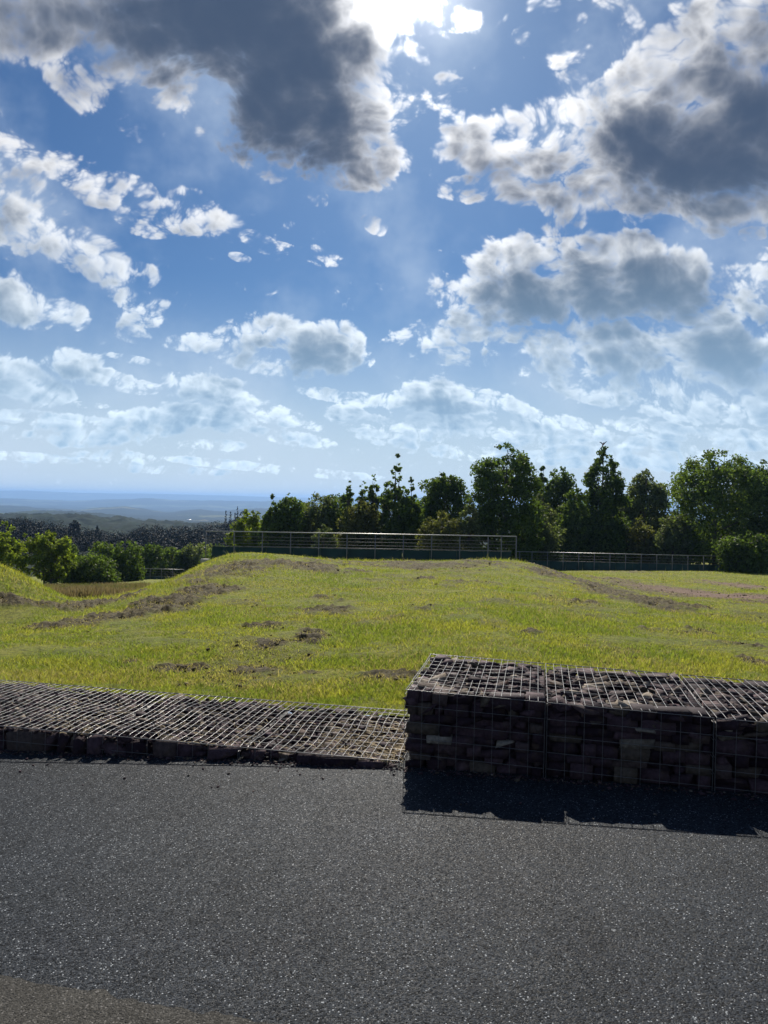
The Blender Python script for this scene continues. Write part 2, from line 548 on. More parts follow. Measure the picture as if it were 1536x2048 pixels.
def on_land(px, py, d0=5.2, d1=120):
    """where the line of sight first meets the land"""
    r = ray(px, py)
    ds = np.geomspace(d0, d1, 700)
    gap = CAM_Z + r.z * ds - land_z(r.x * ds, ds)
    k = np.argmax(gap < 0) if (gap < 0).any() else len(ds) - 1
    d = ds[k]
    return Vector((r.x * d, d, float(land_z(r.x * d, d))))


# bare and dug over soil: centre and half size in the photograph, strength
SOIL = []
for px, py, rx, ry, w in [
    (110, 1252, 60, 6, .8), (180, 1245, 70, 8, .9), (250, 1232, 70, 9, 1), (320, 1218, 70, 10, 1), (360, 1200, 60, 10, 1), (410, 1180, 60, 14, .9), (430, 1152, 60, 14, .7), (300, 1205, 40, 8, .7),
    (520, 1344, 62, 9, 1), (600, 1350, 50, 6, .6), (640, 1276, 42, 14, .9), (540, 1287, 40, 9, .7), (790, 1352, 60, 10, .7), (360, 1338, 60, 8, .7), (380, 1310, 20, 5, .5), (350, 1285, 20, 5, .4), (260, 1325, 14, 5, .8), (370, 1372, 30, 5, .4), (180, 1320, 30, 5, .3),
    (600, 1131, 170, 9, .75), (850, 1131, 180, 8, .75), (480, 1136, 90, 12, .7), (640, 1215, 120, 22, .45), (720, 1185, 120, 14, .35), (560, 1250, 90, 12, .4), (880, 1160, 120, 10, .35), (760, 1240, 70, 12, .35), (1000, 1300, 50, 7, .35), (870, 1215, 70, 9, .3),
    (1090, 1146, 40, 7, .9), (1140, 1155, 45, 8, 1), (1190, 1172, 45, 9, 1), (1240, 1190, 50, 10, 1), (1290, 1205, 50, 9, 1), (1340, 1222, 50, 7, .9), (1160, 1205, 50, 5, .5), (1250, 1225, 50, 5, .5),
    (1330, 1182, 100, 22, .9), (1420, 1190, 110, 36, 1.0), (1480, 1172, 60, 10, .8), (1300, 1145, 150, 4, .4), (1480, 1290, 50, 6, .6), (1510, 1325, 30, 7, .7), (1400, 1265, 60, 5, .4), (1280, 1258, 40, 4, .5),
    (20, 1205, 110, 12, 1), (110, 1212, 30, 6, .9), (196, 1209, 32, 5, 1), (1060, 1265, 30, 4, .6),
]:
    c = on_land(px, py)
    ex = rx / F * c.y
    e0, e1 = on_land(px, py - ry), on_land(px, py + ry)
    ey = min(max(abs(e0.y - e1.y) / 2, .15), .35 * c.y)
    red = 1.0 if (px, py) in ((1420, 1190), (1330, 1180), (1480, 1172)) else 0.0
    SOIL.append((c.x, c.y, ex, ey, w, red))


def soil_mask(x, y):
    m = np.zeros_like(x)
    rd = np.zeros_like(x)
    jx, jy = (fbm(x * .9, y * .9, 3, 5) - .5) * .9, (fbm(x * .9, y * .9, 3, 25) - .5) * .9
    for cx, cy, ex, ey, w, red in SOIL:
        r = ((x - cx + jx * ex) / ex) ** 2 + ((y - cy + jy * ey) / ey) ** 2
        g = w * np.exp(-r * .9)
        m = np.maximum(m, g)
        if red:
            rd = np.maximum(rd, np.exp(-r * 1.1))
    n = fbm(x * 1.7, y * 1.1, 4, 40)
    n2 = fbm(x * 6, y * 4, 3, 60)
    k = sstep(m + (n - .5) * .95 + (n2 - .5) * .6, .22, .66) * sstep(m, .03, .25)
    k = np.maximum(k, .40 * sstep(fbm(x * .8, y * .55, 5, 70, .6), .60, .70))     # odd thin patches everywhere
    return k, rd


# ------------------------------------------------------------------ ground materials
def mat_lawn():
    m, t, p = material('lawn_soil_and_turf')
    co = t.n('ShaderNodeTexCoord').outputs['Object']
    soil, red = attr(t, 'soil'), attr(t, 'red')
    n1 = t.noise(co, 1.3, 5, .6).outputs[0]
    n2 = t.noise(co, 14, 4, .6).outputs[0]
    green = t.ramp(n1, [(.35, (.15, .19, .018)), (.65, (.25, .25, .034))])
    green = t.mix(t.remap(n2, .4, .7), green, (.09, .095, .020, 1))
    brown = t.ramp(n2, [(.3, (.035, .027, .015)), (.5, (.095, .078, .042)), (.7, (.20, .17, .09))])
    rosy = t.ramp(n2, [(.3, (.13, .085, .062)), (.7, (.27, .185, .14))])
    brown = t.mix(red, brown, rosy)
    t.put(p.inputs['Base Color'], t.mix(soil, green, brown))
    p.inputs['Roughness'].default_value = .95
    p.inputs['Specular IOR Level'].default_value = .15
    bump(t, p, t.noise(co, 24, 5, .75).outputs[0], 1.0, .06)
    return m


def mat_blade(name, fresh, yellow, dry, trans=.5):
    m, t, p = material(name)
    co = t.n('ShaderNodeTexCoord').outputs['Object']
    r = rand(t)
    n = t.noise(co, .55, 4, .6).outputs[0]
    n3 = t.noise(co, 3.0, 3, .6).outputs[0]
    c = t.mix(t.remap(t.math('ADD', n, t.math('MULTIPLY', t.math('SUBTRACT', n3, .5), .6)), .40, .62), fresh, yellow)
    hs = t.n('ShaderNodeHueSaturation')
    t.put(hs.inputs['Value'], t.remap(r, 0, 1, .68, 1.28, 'LINEAR'))
    t.put(hs.inputs['Hue'], t.remap(t.math('FRACT', t.math('MULTIPLY', r, 7.31)), 0, 1, .488, .512, 'LINEAR'))
    t.put(hs.inputs['Color'], t.mix(attr(t, 'dry'), c, dry))
    col = hs.outputs[0]
    t.put(p.inputs['Base Color'], col)
    p.inputs['Roughness'].default_value = .55
    p.inputs['Specular IOR Level'].default_value = .25
    tr = t.n('ShaderNodeBsdfTranslucent')
    t.put(tr.inputs[0], t.mix(.5, col, t.vmath('MULTIPLY', col, (1.5, 1.45, .8))))
    mx = t.n('ShaderNodeMixShader')
    mx.inputs[0].default_value = trans
    t.put(mx.inputs[1], p.outputs[0])
    t.put(mx.inputs[2], tr.outputs[0])
    t.put(t.t.nodes['Material Output'].inputs[0], mx.outputs[0])
    return m


def mat_asphalt(name, dark, light, chip, glint, scale):
    m, t, p = material(name)
    co = t.n('ShaderNodeTexCoord').outputs['Object']
    v = t.voro(co, scale, rand=1.0)
    v2 = t.voro(co, scale * .72, rand=1.0)
    sx = t.n('ShaderNodeSeparateColor')
    t.put(sx.inputs[0], v.outputs['Color'])
    sy = t.n('ShaderNodeSeparateColor')
    t.put(sy.inputs[0], v2.outputs['Color'])
    big = t.noise(co, 1.1, 4, .6).outputs[0]
    mid = t.noise(co, 9, 3, .6).outputs[0]
    c = t.mix(sx.outputs[0], dark, light)
    c = t.mix(t.math('MULTIPLY', t.remap(sx.outputs[1], .94, .98), t.remap(v.outputs['Distance'], .55, .3)), c, chip)
    c = t.mix(t.math('MULTIPLY', t.remap(sy.outputs[1], .975, .99), t.remap(v2.outputs['Distance'], .5, .25)), c, chip)
    sh = t.math('MULTIPLY', t.remap(big, .3, .7, .78, 1.25, 'LINEAR'), t.remap(mid, .3, .7, .88, 1.12, 'LINEAR'))
    t.put(p.inputs['Base Color'], t.vmath('SCALE', c, scale=sh))
    t.put(p.inputs['Roughness'], t.remap(sx.outputs[2], 0, 1, .5, .9, 'LINEAR'))
    p.inputs['Specular IOR Level'].default_value = glint
    # every chip of stone lies at an angle of its own
    tilt = t.vmath('SCALE', t.vmath('SUBTRACT', v.outputs['Color'], (.5, .5, .5)), scale=.34)
    nrm = t.vmath('NORMALIZE', t.vmath('ADD', t.n('ShaderNodeNewGeometry').outputs['Normal'], tilt))
    b = bump(t, p, t.math('ADD', t.math('MULTIPLY', v.outputs['Distance'], -.7), t.math('MULTIPLY', v2.outputs['Distance'], -.5)), .6, .005)
    t.put(b.inputs['Normal'], nrm)
    return m


M_LAWN = mat_lawn()
M_BLADE = mat_blade('grass_blade', (.180, .232, .032, 1), (.28, .295, .045, 1), (.31, .265, .12, 1))
M_MEADOW = mat_blade('meadow_stalk', (.10, .13, .03, 1), (.16, .16, .05, 1), (.19, .155, .09, 1), .35)
M_ROAD = mat_asphalt('asphalt', (.003, .004, .0055, 1), (.036, .0425, .052, 1), (.27, .29, .31, 1), .06, 165)
M_OLD = mat_asphalt('worn_asphalt', (.032, .031, .028, 1), (.050, .048, .044, 1), (.13, .125, .12, 1), .05, 150)


def grid_faces(nr, nc):
    i = np.arange(nr - 1)[:, None] * nc
    j = np.arange(nc - 1)[None]
    return np.stack([i + j, i + j + 1, i + nc + j + 1, i + nc + j], -1).reshape(-1, 4)


def build_road():
    s = np.linspace(-16, 14, 61)
    n = np.r_[np.linspace(-14, -1, 14), np.linspace(-.8, .3, 8)]
    ss, nn = np.meshgrid(s, n)
    v = np.stack([P0[0] + U2[0] * ss + N2[0] * nn, P0[1] + U2[1] * ss + N2[1] * nn, road_z(ss)], -1).reshape(-1, 3)
    o = link('road', mesh_np('road', v, grid_faces(len(n), len(s)), [M_ROAD], True))
    o['kind'] = 'structure'
    # the older, browner surface begins along a ragged edge at the lower left
    edge = [(-900, 1790), (-400, 1868), (0, 1950), (110, 1975), (200, 1985), (300, 2012), (420, 2030), (560, 2052), (760, 2100), (1100, 2190)]
    px = np.interp(np.linspace(0, 1, 260), np.linspace(0, 1, len(edge)), [e[0] for e in edge])
    py = np.interp(px, [e[0] for e in edge], [e[1] for e in edge]) + (fbm(px * .03, px * 0, 4, 3) - .5) * 26
    top = [on_road(a, b) for a, b in zip(px, py)]
    rows = []
    for k in np.linspace(0, 1, 12):
        r = []
        for q in top:
            x, y = q.x - N2[0] * 6 * k, q.y - N2[1] * 6 * k
            r.append((x, y, road_z_xy(x, y) + .004))
        rows.append(r)
    v = np.array(rows).reshape(-1, 3)
    o = link('worn_road_surface', mesh_np('worn_road_surface', v, grid_faces(12, 260)[:, ::-1], [M_OLD], True))
    o['kind'] = 'structure'


LAWN_A = (-.80, .80)


def lawn_start(a):
    return (P0 @ N2 + .92) / (N2[0] * a + N2[1])


def build_lawn():
    nc, nr = 760, 470
    a = np.linspace(*LAWN_A, nc)
    k = np.linspace(0, 1, nr)
    y0 = lawn_start(a)
    Y = y0[None] * (125 / y0[None]) ** (k[:, None] ** 1.15)
    X = a[None] * Y
    z = land_z(X, Y)
    soil, red = soil_mask(X, Y)
    # dug clods, tussocks and ruts
    clod = np.abs(fbm(X * 3.2, Y * 3.2, 4, 90, .6) - .5) * 2
    lump = fbm(X * 1.3, Y * 1.3, 3, 100) - .5
    fade = np.clip(12 / Y, .5, 1)
    z = z + soil * (1 - .75 * red) * np.clip(Y / 15, .42, 1) * ((.30 - clod) * .24 + (fbm(X * 9, Y * 9, 3, 120, .7) - .5) * .13) + lump * .07 + (fbm(X * 5, Y * 5, 2, 130) - .5) * .03
    v = np.stack([X, Y, z], -1).reshape(-1, 3)
    o = link('lawn', mesh_np('lawn', v, grid_faces(nr, nc), [M_LAWN], True, {'soil': soil.ravel(), 'red': red.ravel()}))
    o['kind'] = 'structure'


def blades(X, Y, z, hgt, wid, lean=.35):
    """one bent blade (two faces) on every point"""
    n = len(X)
    th = rng.random(n) * 2 * np.pi
    la = rng.random(n) * 2 * np.pi
    ln = hgt * lean * (.3 + rng.random(n))
    dx, dy = np.cos(th) * wid, np.sin(th) * wid
    lx, ly = np.cos(la) * ln, np.sin(la) * ln
    b = np.stack([X, Y, z], -1)
    d = np.stack([dx, dy, np.zeros(n)], -1)
    mid = b + np.stack([lx * .35, ly * .35, hgt * .6], -1)
    tip = b + np.stack([lx, ly, hgt], -1)
    v = np.stack([b - d * .5, b + d * .5, mid + d * .36, mid - d * .36, tip], 1).reshape(-1, 3)
    i = np.arange(n)[:, None] * 5
    return v, [i + np.array([[0, 1, 2, 3]]), i + np.array([[3, 2, 4]])]


def build_grass():
    n = 500000
    a = rng.uniform(-.62, .62, n)
    y0 = lawn_start(a) + .12
    Y = y0 * (62 / y0) ** (rng.random(n) ** 1.25)
    X = a * Y
    z = land_z(X, Y)
    soil, red = soil_mask(X, Y)
    lush = fbm(X * .7, Y * .5, 4, 200)
    keep = rng.random(n) > (soil * .66 + red * .50)
    X, Y, z, soil, lush, red = (q[keep] for q in (X, Y, z, soil, lush, red))
    # uncut on the banks of the mounds
    bank = np.exp(-(((X / Y + .30) / .10) ** 2 + ((np.log(Y / 21)) / .34) ** 2)) + np.exp(-(((X / Y + .52) / .12) ** 2 + ((np.log(Y / 15.5)) / .16) ** 2))
    bank = np.clip(bank, 0, 1)
    crest = np.exp(-((Y - 32.5) / 1.2) ** 2) * (np.abs(X / Y + .04) < .26)
    m = len(X)
    h = (.016 + .030 * rng.random(m) ** 1.5) * (.75 + .6 * sstep(lush, .4, .65)) * (1 + 1.5 * bank + 2.2 * crest * rng.random(m)) * (1 - .35 * soil)
    tall = rng.random(m) < .012
    h = np.where(tall, h * 2.2, h)
    wid = .0035 + .00042 * Y + .003 * rng.random(m)
    v, f = blades(X, Y, z - .006 + soil * .02, h * (1 + Y * .012), wid, .95)
    dry = np.clip(soil * 1.0 * (rng.random(m) * .6 + .5) + (rng.random(m) < .06 + .30 * sstep(fbm(X * 1.4, Y * .9, 4, 210), .48, .66)) * .85, 0, 1)
    o = link('grass', mesh_np('grass', v, f, [M_BLADE], False, {'dry': np.repeat(dry, 5)}))
    o['kind'] = 'stuff'
    tag(o, 'short mown green and yellowed grass covering the mounds behind the stone walls', 'grass', kind='stuff')
    # uncut seeding grass in the hollow
    P = []
    for _ in range(26000):
        d = rng.uniform(22, 58)
        px = rng.uniform(90, np.interp(d, [22, 26, 40, 58], [230, 270, 320, 300]))
        r = ray(px, 1100)
        P.append((r.x * d, d))
    P = np.array(P)
    z = land_z(P[:, 0], P[:, 1])
    n3 = fbm(P[:, 0] * .35, P[:, 1] * .35, 3, 300)
    k = n3 > .34
    P, z, n3 = P[k], z[k], n3[k]
    h = .14 + .24 * rng.random(len(P))
    v, f = blades(P[:, 0], P[:, 1], z - .02, h, .02 + .02 * rng.random(len(P)), .35)
    o = link('meadow_grass', mesh_np('meadow_grass', v, f, [M_MEADOW], False, {'dry': np.repeat(np.clip(sstep(n3, .4, .6) * .9 + rng.random(len(P)) * .3, 0, 1), 5)}))
    tag(o, 'tall uncut brownish seeding grass growing in the hollow between the two mounds', 'grass', kind='stuff')


build_road()
build_lawn()
build_grass()


# ------------------------------------------------------------------ gabion walls
def mat_stone():
    m, t, p = material('slate_rubble')
    co = t.n('ShaderNodeTexCoord').outputs['Object']
    r = rand(t)
    c = t.ramp(r, [(0, (.018, .010, .015)), (.35, (.044, .027, .034)), (.6, (.078, .047, .056)), (.8, (.074, .054, .046)), (.95, (.10, .080, .058)), (1, (.26, .22, .18))])
    n = t.noise(co, 38, 5, .65).outputs[0]
    c = t.vmath('SCALE', c, scale=t.remap(n, .3, .7, .6, 1.35, 'LINEAR'))
    rust = t.math('MULTIPLY', t.remap(t.noise(co, 7, 3, .6).outputs[0], .58, .72), .55)
    t.put(p.inputs['Base Color'], t.mix(rust, c, (.075, .048, .026, 1)))
    p.inputs['Roughness'].default_value = .8
    p.inputs['Specular IOR Level'].default_value = .12
    bump(t, p, t.noise(co, 55, 5, .7).outputs[0], .7, .012)
    return m


def mat_plain(name, col, rough=.5, metal=0.0, vary=.2, scale=6):
    m, t, p = material(name)
    co = t.n('ShaderNodeTexCoord').outputs['Object']
    n = t.noise(co, scale, 4, .6).outputs[0]
    t.put(p.inputs['Base Color'], t.vmath('SCALE', tuple(col), scale=t.remap(n, .3, .7, 1 - vary, 1 + vary, 'LINEAR')))
    p.inputs['Roughness'].default_value = rough
    p.inputs['Metallic'].default_value = metal
    return m


M_STONE = mat_stone()
M_WIRE = mat_plain('galvanised_wire', (.14, .135, .135), .34, .35, .15, 20)
M_STRAW = mat_plain('dead_straw', (.36, .28, .16), .8, 0, .3, 9)


def rock_unit(seed, flat):
    r = np.random.default_rng(seed)
    p = r.normal(size=(13 if flat else 11, 3))
    p /= np.linalg.norm(p, axis=1)[:, None]
    p = np.sign(p) * np.abs(p) ** (.35 if flat else .6) * (.8 + .34 * r.random((len(p), 1)))
    bm = bmesh.new()
    for q in p:
        bm.verts.new(q)
    res = bmesh.ops.convex_hull(bm, input=bm.verts)
    bmesh.ops.delete(bm, geom=[g for g in res['geom_interior'] if isinstance(g, bmesh.types.BMVert)], context='VERTS')
    bmesh.ops.dissolve_limit(bm, angle_limit=R(14), verts=bm.verts, edges=bm.edges)
    bmesh.ops.triangulate(bm, faces=bm.faces)
    bm.verts.index_update()
    v = np.array([q.co for q in bm.verts])
    f = np.array([[w.index for w in q.verts] for q in bm.faces])
    bm.free()
    v /= np.abs(v).max(0)
    return v, f


BLOCKS = []
for i in range(16):
    r_ = np.random.default_rng(500 + i)
    bm_ = bmesh.new()
    for x in (-1, 1):
        for y in (-1, 1):
            for z in (-1, 1):
                bm_.verts.new((x * r_.uniform(.78, 1), y * r_.uniform(.8, 1), z * r_.uniform(.72, 1)))
    for _ in range(3):
        bm_.verts.new((r_.uniform(-1, 1), r_.uniform(-1, 1) * 1.02, r_.choice([-1, 1]) * r_.uniform(.9, 1.05)))
    bmesh.ops.convex_hull(bm_, input=bm_.verts)
    bmesh.ops.triangulate(bm_, faces=bm_.faces)
    for v_ in [v_ for v_ in bm_.verts if not v_.link_faces]:
        bm_.verts.remove(v_)
    bm_.verts.index_update()
    BLOCKS.append((np.array([q.co for q in bm_.verts]), np.array([[w.index for w in q.verts] for q in bm_.faces])))
    bm_.free()
ROCKS = [rock_unit(100 + i, i % 2) for i in range(26)]
WALL_ANG = math.atan2(U2[1], U2[0])


def wall_pt(s, n, z):
    q = P0[None] + np.outer(np.atleast_1d(s), U2) + np.outer(np.atleast_1d(n), N2)
    return np.c_[q, np.broadcast_to(np.atleast_1d(z), (len(q),))]


def gabion(name, label, cat, group, s0, s1, top, nw, tall):
    """one wire basket full of broken slate; top(s) gives the height of its lid"""
    zb = lambda s: road_z(s) - .06
    c = wall_pt((s0 + s1) / 2, nw / 2, zb((s0 + s1) / 2))[0]
    root = thing(name, label, cat, tuple(c), group)
    stones = []          # (centre s, n, z, half sizes, tilt, yaw, showing size)
    L = s1 - s0
    if tall:
        # coursed flat blocks on the road side, and the same behind and at the ends
        for n_face, sgn in ((.085, 1), (nw - .085, -1)):
            z = zb(s0)
            while z < top(s0) - .03:
                hh = min(rng.uniform(.028, .088), top(s0) - .012 - z)
                s = s0 + .01
                while s < s1 - .03:
                    ll = min(rng.uniform(.06, .20), s1 - .008 - s)
                    dz = float(road_z(s) - road_z(s0))
                    if s > s0 + .0:
                        dz += float(top(s) - top(s0)) * .5
                    stones.append((s + ll / 2, n_face + rng.uniform(-.008, .022) * sgn, z + hh / 2 + dz * .5, (ll * .54, .085, hh * rng.uniform(.5, .62)), rng.uniform(-.09, .09), rng.uniform(-.07, .07), ll * hh * (3 if sgn > 0 else .02)))
                    s += ll
                z += hh
        for s_face in (s0 + .07, s1 - .07):
            for n in np.arange(.2, nw - .15, .14):
                for z in np.arange(.05, top(s0) - zb(s0) - .04, .085):
                    stones.append((s_face, n + rng.uniform(-.02, .02), zb(s0) + z, (.07, .085, .055), 0, rng.uniform(-.3, .3), .0001))
        # rough lid of tumbled pieces under the mesh
        for lay, (dz, cnt) in enumerate(((-.09, 150), (-.055, 230), (-.028, 200))):
            for _ in range(int(cnt * L)):
                s, n = rng.uniform(s0 + .04, s1 - .04), rng.uniform(.05, nw - .05)
                a = rng.uniform(.022, .09)
                b = a * rng.uniform(.45, .9)
                stones.append((s, n, top(s) + dz + rng.uniform(-.022, .006), (a, b, rng.uniform(.012, .034)), rng.uniform(-.4, .4), rng.uniform(0, 3.1), a * b * (1 + lay)))
    else:
        for n_face, z1 in ((.05, .9), (nw - .05, .02)):
            s = s0 + .005
            while s < s1 - .02:
                ll = min(rng.uniform(.06, .26), s1 - .004 - s)
                zt = float(top(s)) - .008 - abs(rng.normal()) * .016
                zz = float(road_z(s)) - .05
                stones.append((s + ll / 2, n_face + rng.uniform(-.02, .02), (zt + zz) / 2, (ll * .56, .07, max((zt - zz) / 2, .02) * 1.05), rng.uniform(-.05, .05), rng.uniform(-.12, .12), ll * (zt - zz) * 3 * z1))
                s += ll
        for lay, (dz, cnt) in enumerate(((-.075, 330), (-.04, 620), (-.018, 420))):
            for _ in range(int(cnt * L)):
                s, n = rng.uniform(s0 + .02, s1 - .02), rng.uniform(.03, nw - .03)
                a = rng.uniform(.014, .05) * (1.5 if rng.random() < .12 else 1)
                b = a * rng.uniform(.3, .8)
                stones.append((s, n, float(top(s)) + dz + rng.uniform(-.014, .002), (a, b, rng.uniform(.006, .018)), rng.uniform(-.45, .45), rng.uniform(0, 3.1), a * b * (1 + lay)))
    order = np.argsort([-q[-1] for q in stones])
    rest = MB()
    for k, i in enumerate(order):
        s, n, z, (a, b, h), tilt, yaw, _ = stones[i]
        lib = BLOCKS if abs(yaw) <= .12 and h > .02 and rng.random() < (.62 if tall else .45) else ROCKS
        v, f = lib[int(rng.integers(len(lib)))]
        M = Matrix.Rotation(WALL_ANG + yaw, 3, 'Z') @ Matrix.Rotation(tilt, 3, 'X') @ Matrix.Rotation(tilt * .7, 3, 'Y')
        w = (v * (a, b, h)) @ np.array(M).T
        pos = wall_pt(s, n, z)[0]
        if k < 100:
            o = link('stone', mesh_np('stone', w, f, [M_STONE]), root, tuple(pos - c))
        else:
            rest.add(w + pos - c, f)
    o = rest.build('rubble_fill', M_STONE, root)
    o['kind'] = 'stuff'
    # a dark heart of packed rubble so that no light passes through
    if tall:
        q = MB()
        hh = float(top(s0) - zb(s0)) - .055
        v = np.array([wall_pt(s, n, zb(s) + z)[0] - c for z in (0, hh) for n in (.075, nw - .10) for s in (s0 + (.05 if s0 == 0 else -.004), s1 + .004)])
        q.add(v, np.array([(0, 2, 3, 1), (4, 5, 7, 6), (0, 1, 5, 4), (2, 6, 7, 3), (0, 4, 6, 2), (1, 3, 7, 5)]))
        q.build('packed_core', M_STONE, root)
    else:
        q = MB()
        v = np.array([wall_pt(s, n, z)[0] - c for n in (.08, nw - .08) for s in (s0, s1) for z in (zb(s), float(top(s)) - .085)])
        q.add(v, np.array([(0, 2, 3, 1), (4, 5, 7, 6), (0, 1, 5, 4), (2, 6, 7, 3), (0, 4, 6, 2), (1, 3, 7, 5)]))
        q.build('packed_core', M_STONE, root)
        if s1 > -2.2:
            q = MB()
            for _ in range(520 if s1 > -.5 else 120):
                s, n = s1 - abs(rng.normal()) * .35 * L, rng.uniform(.02, nw - .03) * rng.uniform(.3, 1)
                if s < s0 + .03:
                    continue
                l, a = rng.uniform(.03, .10), rng.uniform(0, 3.14)
                p0 = wall_pt(s, n, float(top(s)) - .012 + rng.uniform(-.01, .006))[0] - c
                d = np.array([math.cos(a), math.sin(a), rng.uniform(-.15, .15)]) * l
                q.tube([p0 - d / 2, p0 + (0, 0, .006), p0 + d / 2], [.0022, .0028, .0015], 3, False)
            q = q.build('dead_grass', M_STRAW, root)
            q['kind'] = 'stuff'
    # the welded mesh
    w = MB()
    rr = .0019 if tall else .0021

    def sag(s, n):
        amp = .010 if tall else .014
        e = np.minimum(1, np.minimum(n, nw - n) / .12)
        return amp * e * (vnoise(s * 3.1, n * 3.1, 900) - .55) * 2

    ns = np.linspace(0, nw, 15)
    ss = np.linspace(s0, s1, max(8, int(L * 14)))
    cross = np.arange(s0, s1 + .01, .05) if tall else np.arange(s0, s1 + .01, .05)
    for s in cross:
        js = rng.normal() * .003
        sv = s + js + (0 if tall else .012) * (vnoise(ns * 4, np.full_like(ns, s * 3), 910) - .5) * 2
        w.tube(wall_pt(sv, ns, top(s) + sag(np.full_like(ns, s), ns) + rr) - c, rr, 4, False)
    for n in np.r_[np.arange(0, nw, .105), nw]:
        w.tube(wall_pt(ss, np.full_like(ss, n), top(ss) + sag(ss, np.full_like(ss, n)) - rr) - c, rr, 4, False)
    for nf in (0, nw):
        nn = np.full(2, nf)
        for s in cross[::2]:
            w.tube(wall_pt([s, s], nn + (-.004 if nf == 0 else .004), [float(zb(s)), float(top(s))]) - c, rr * .75, 4, False)
        zz = .0
        while zz < float(top(s0) - zb(s0)) - .03:
            w.tube(wall_pt(ss, np.full_like(ss, nf - .006 if nf == 0 else nf + .006), top(ss) - zz) - c, rr * (1.25 if zz == 0 else .8), 4, False)
            zz += .092
    for sf in (s0, s1):
        for n in np.arange(0, nw + .01, .105):
            w.tube(wall_pt([sf, sf], [n, n], [float(zb(sf)), float(top(sf))]) - c, rr, 4, False)
        for zz in np.arange(.03, float(top(s0) - zb(s0)), .092):
            w.tube(wall_pt([sf, sf], [0, nw], float(top(sf)) - zz) - c, rr, 4, False)
    w.build('wire_mesh', M_WIRE, root)
    return root


TALL_TOP = lambda s: np.interp(s, [-1, 0, 1.9, 6], [.532, .516, .473, .40])
LOW_TOP = lambda s: np.interp(s, [-8, -2.64, 0, 1], [.115, .10, .10, .10])


def build_gabions():
    ws = ['tall stone filled wire basket at the corner where the wall steps up',
          'middle one of the three tall stone filled wire baskets',
          'tall stone filled wire basket cut off by the right edge of the photo']
    cut = [0.0, .80, 1.68, 2.62]
    for i in range(3):
        gabion('gabion_basket', ws[i], 'gabion', 'tall gabion baskets along the road', cut[i], cut[i + 1] - .012, TALL_TOP, 1.05, True)
    ws = ['low stone filled basket butting against the tall wall, with dry straw in its mesh',
          'second low stone filled wire basket along the road from the tall wall',
          'third low stone filled wire basket along the road from the tall wall',
          'low stone filled wire basket running out of the photo at the left edge']
    cut = [-.014, -1.0, -2.0, -3.0, -4.0]
    for i in range(4):
        gabion('low_gabion', ws[i], 'gabion', 'low gabion baskets along the road', cut[i + 1], cut[i] - .01, LOW_TOP, 1.05, False)


build_gabions()


def build_grit():
    """loose chips and dust swept against the foot of the walls"""
    q = MB()
    for _ in range(1500):
        s, n = rng.uniform(-4, 2.6), -abs(rng.normal()) * .035 - .012
        if rng.random() < .08:
            n -= rng.random() ** 2 * .5
        a = rng.uniform(.003, .010) * (1.8 if rng.random() < .06 else 1)
        v, f = ROCKS[int(rng.integers(len(ROCKS)))]
        M = np.array(Matrix.Rotation(rng.uniform(0, 6.28), 3, 'Z') @ Matrix.Rotation(rng.uniform(-.5, .5), 3, 'X'))
        q.add((v * (a, a * rng.uniform(.5, 1), a * .5)) @ M.T + wall_pt(s, n, float(road_z(s)) + a * .35)[0], f)
    o = q.build('grit', M_STONE)
    tag(o, 'loose stone chips and grit along the foot of the wire and stone walls', 'grit', kind='stuff')


build_grit()


def build_clods():
    """crumbled earth and torn turf lying on the dug strips of the lawn"""
    m, t, p = material('crumbled_earth')
    co = t.n('ShaderNodeTexCoord').outputs['Object']
    t.put(p.inputs['Base Color'], t.mix(t.noise(co, 25, 4, .7).outputs[0], t.ramp(rand(t), [(0, (.045, .034, .020)), (.6, (.11, .088, .05)), (1, (.20, .17, .09))]), (.06, .048, .028, 1)))
    p.inputs['Roughness'].default_value = .95
    p.inputs['Specular IOR Level'].default_value = .05
    n = 60000
    a = rng.uniform(-.6, .6, n)
    y0 = lawn_start(a) + .3
    Y = y0 * (45 / y0) ** rng.random(n)
    X = a * Y
    k, red = soil_mask(X, Y)
    keep = rng.random(n) < np.clip(k - .25, 0, 1) * .55 * (1 - .85 * red) + .006
    X, Y, k = X[keep], Y[keep], k[keep]
    z = land_z(X, Y)
    q = MB()
    for x, y, zz, w in zip(X, Y, z, k):
        v, f = ROCKS[int(rng.integers(len(ROCKS)))]
        s = rng.uniform(.006, .017) * (1 + .035 * y) * (1.7 if rng.random() < .1 else 1)
        c_, s_ = math.cos(x * 91), math.sin(x * 91)
        w_ = v * (s, s * .7, s * .6)
        q.add(np.c_[w_[:, 0] * c_ - w_[:, 1] * s_ + x, w_[:, 0] * s_ + w_[:, 1] * c_ + y, w_[:, 2] + zz + s * .2 + .012 * w], f)
    o = q.build('soil_clods', m)
    tag(o, 'crumbled brown earth lying on the dug over strips of the grass', 'soil', kind='stuff')


build_clods()


# ------------------------------------------------------------------ railings
M_RAIL = mat_plain('galvanised_rail', (.42, .42, .40), .5, .8, .15, 3)
M_POST = mat_plain('weathered_post', (.19, .19, .18), .6, .4, .2, 3)
M_PANEL = mat_plain('dark_green_sheet', (.010, .042, .034), .7, 0, .25, 1.5)


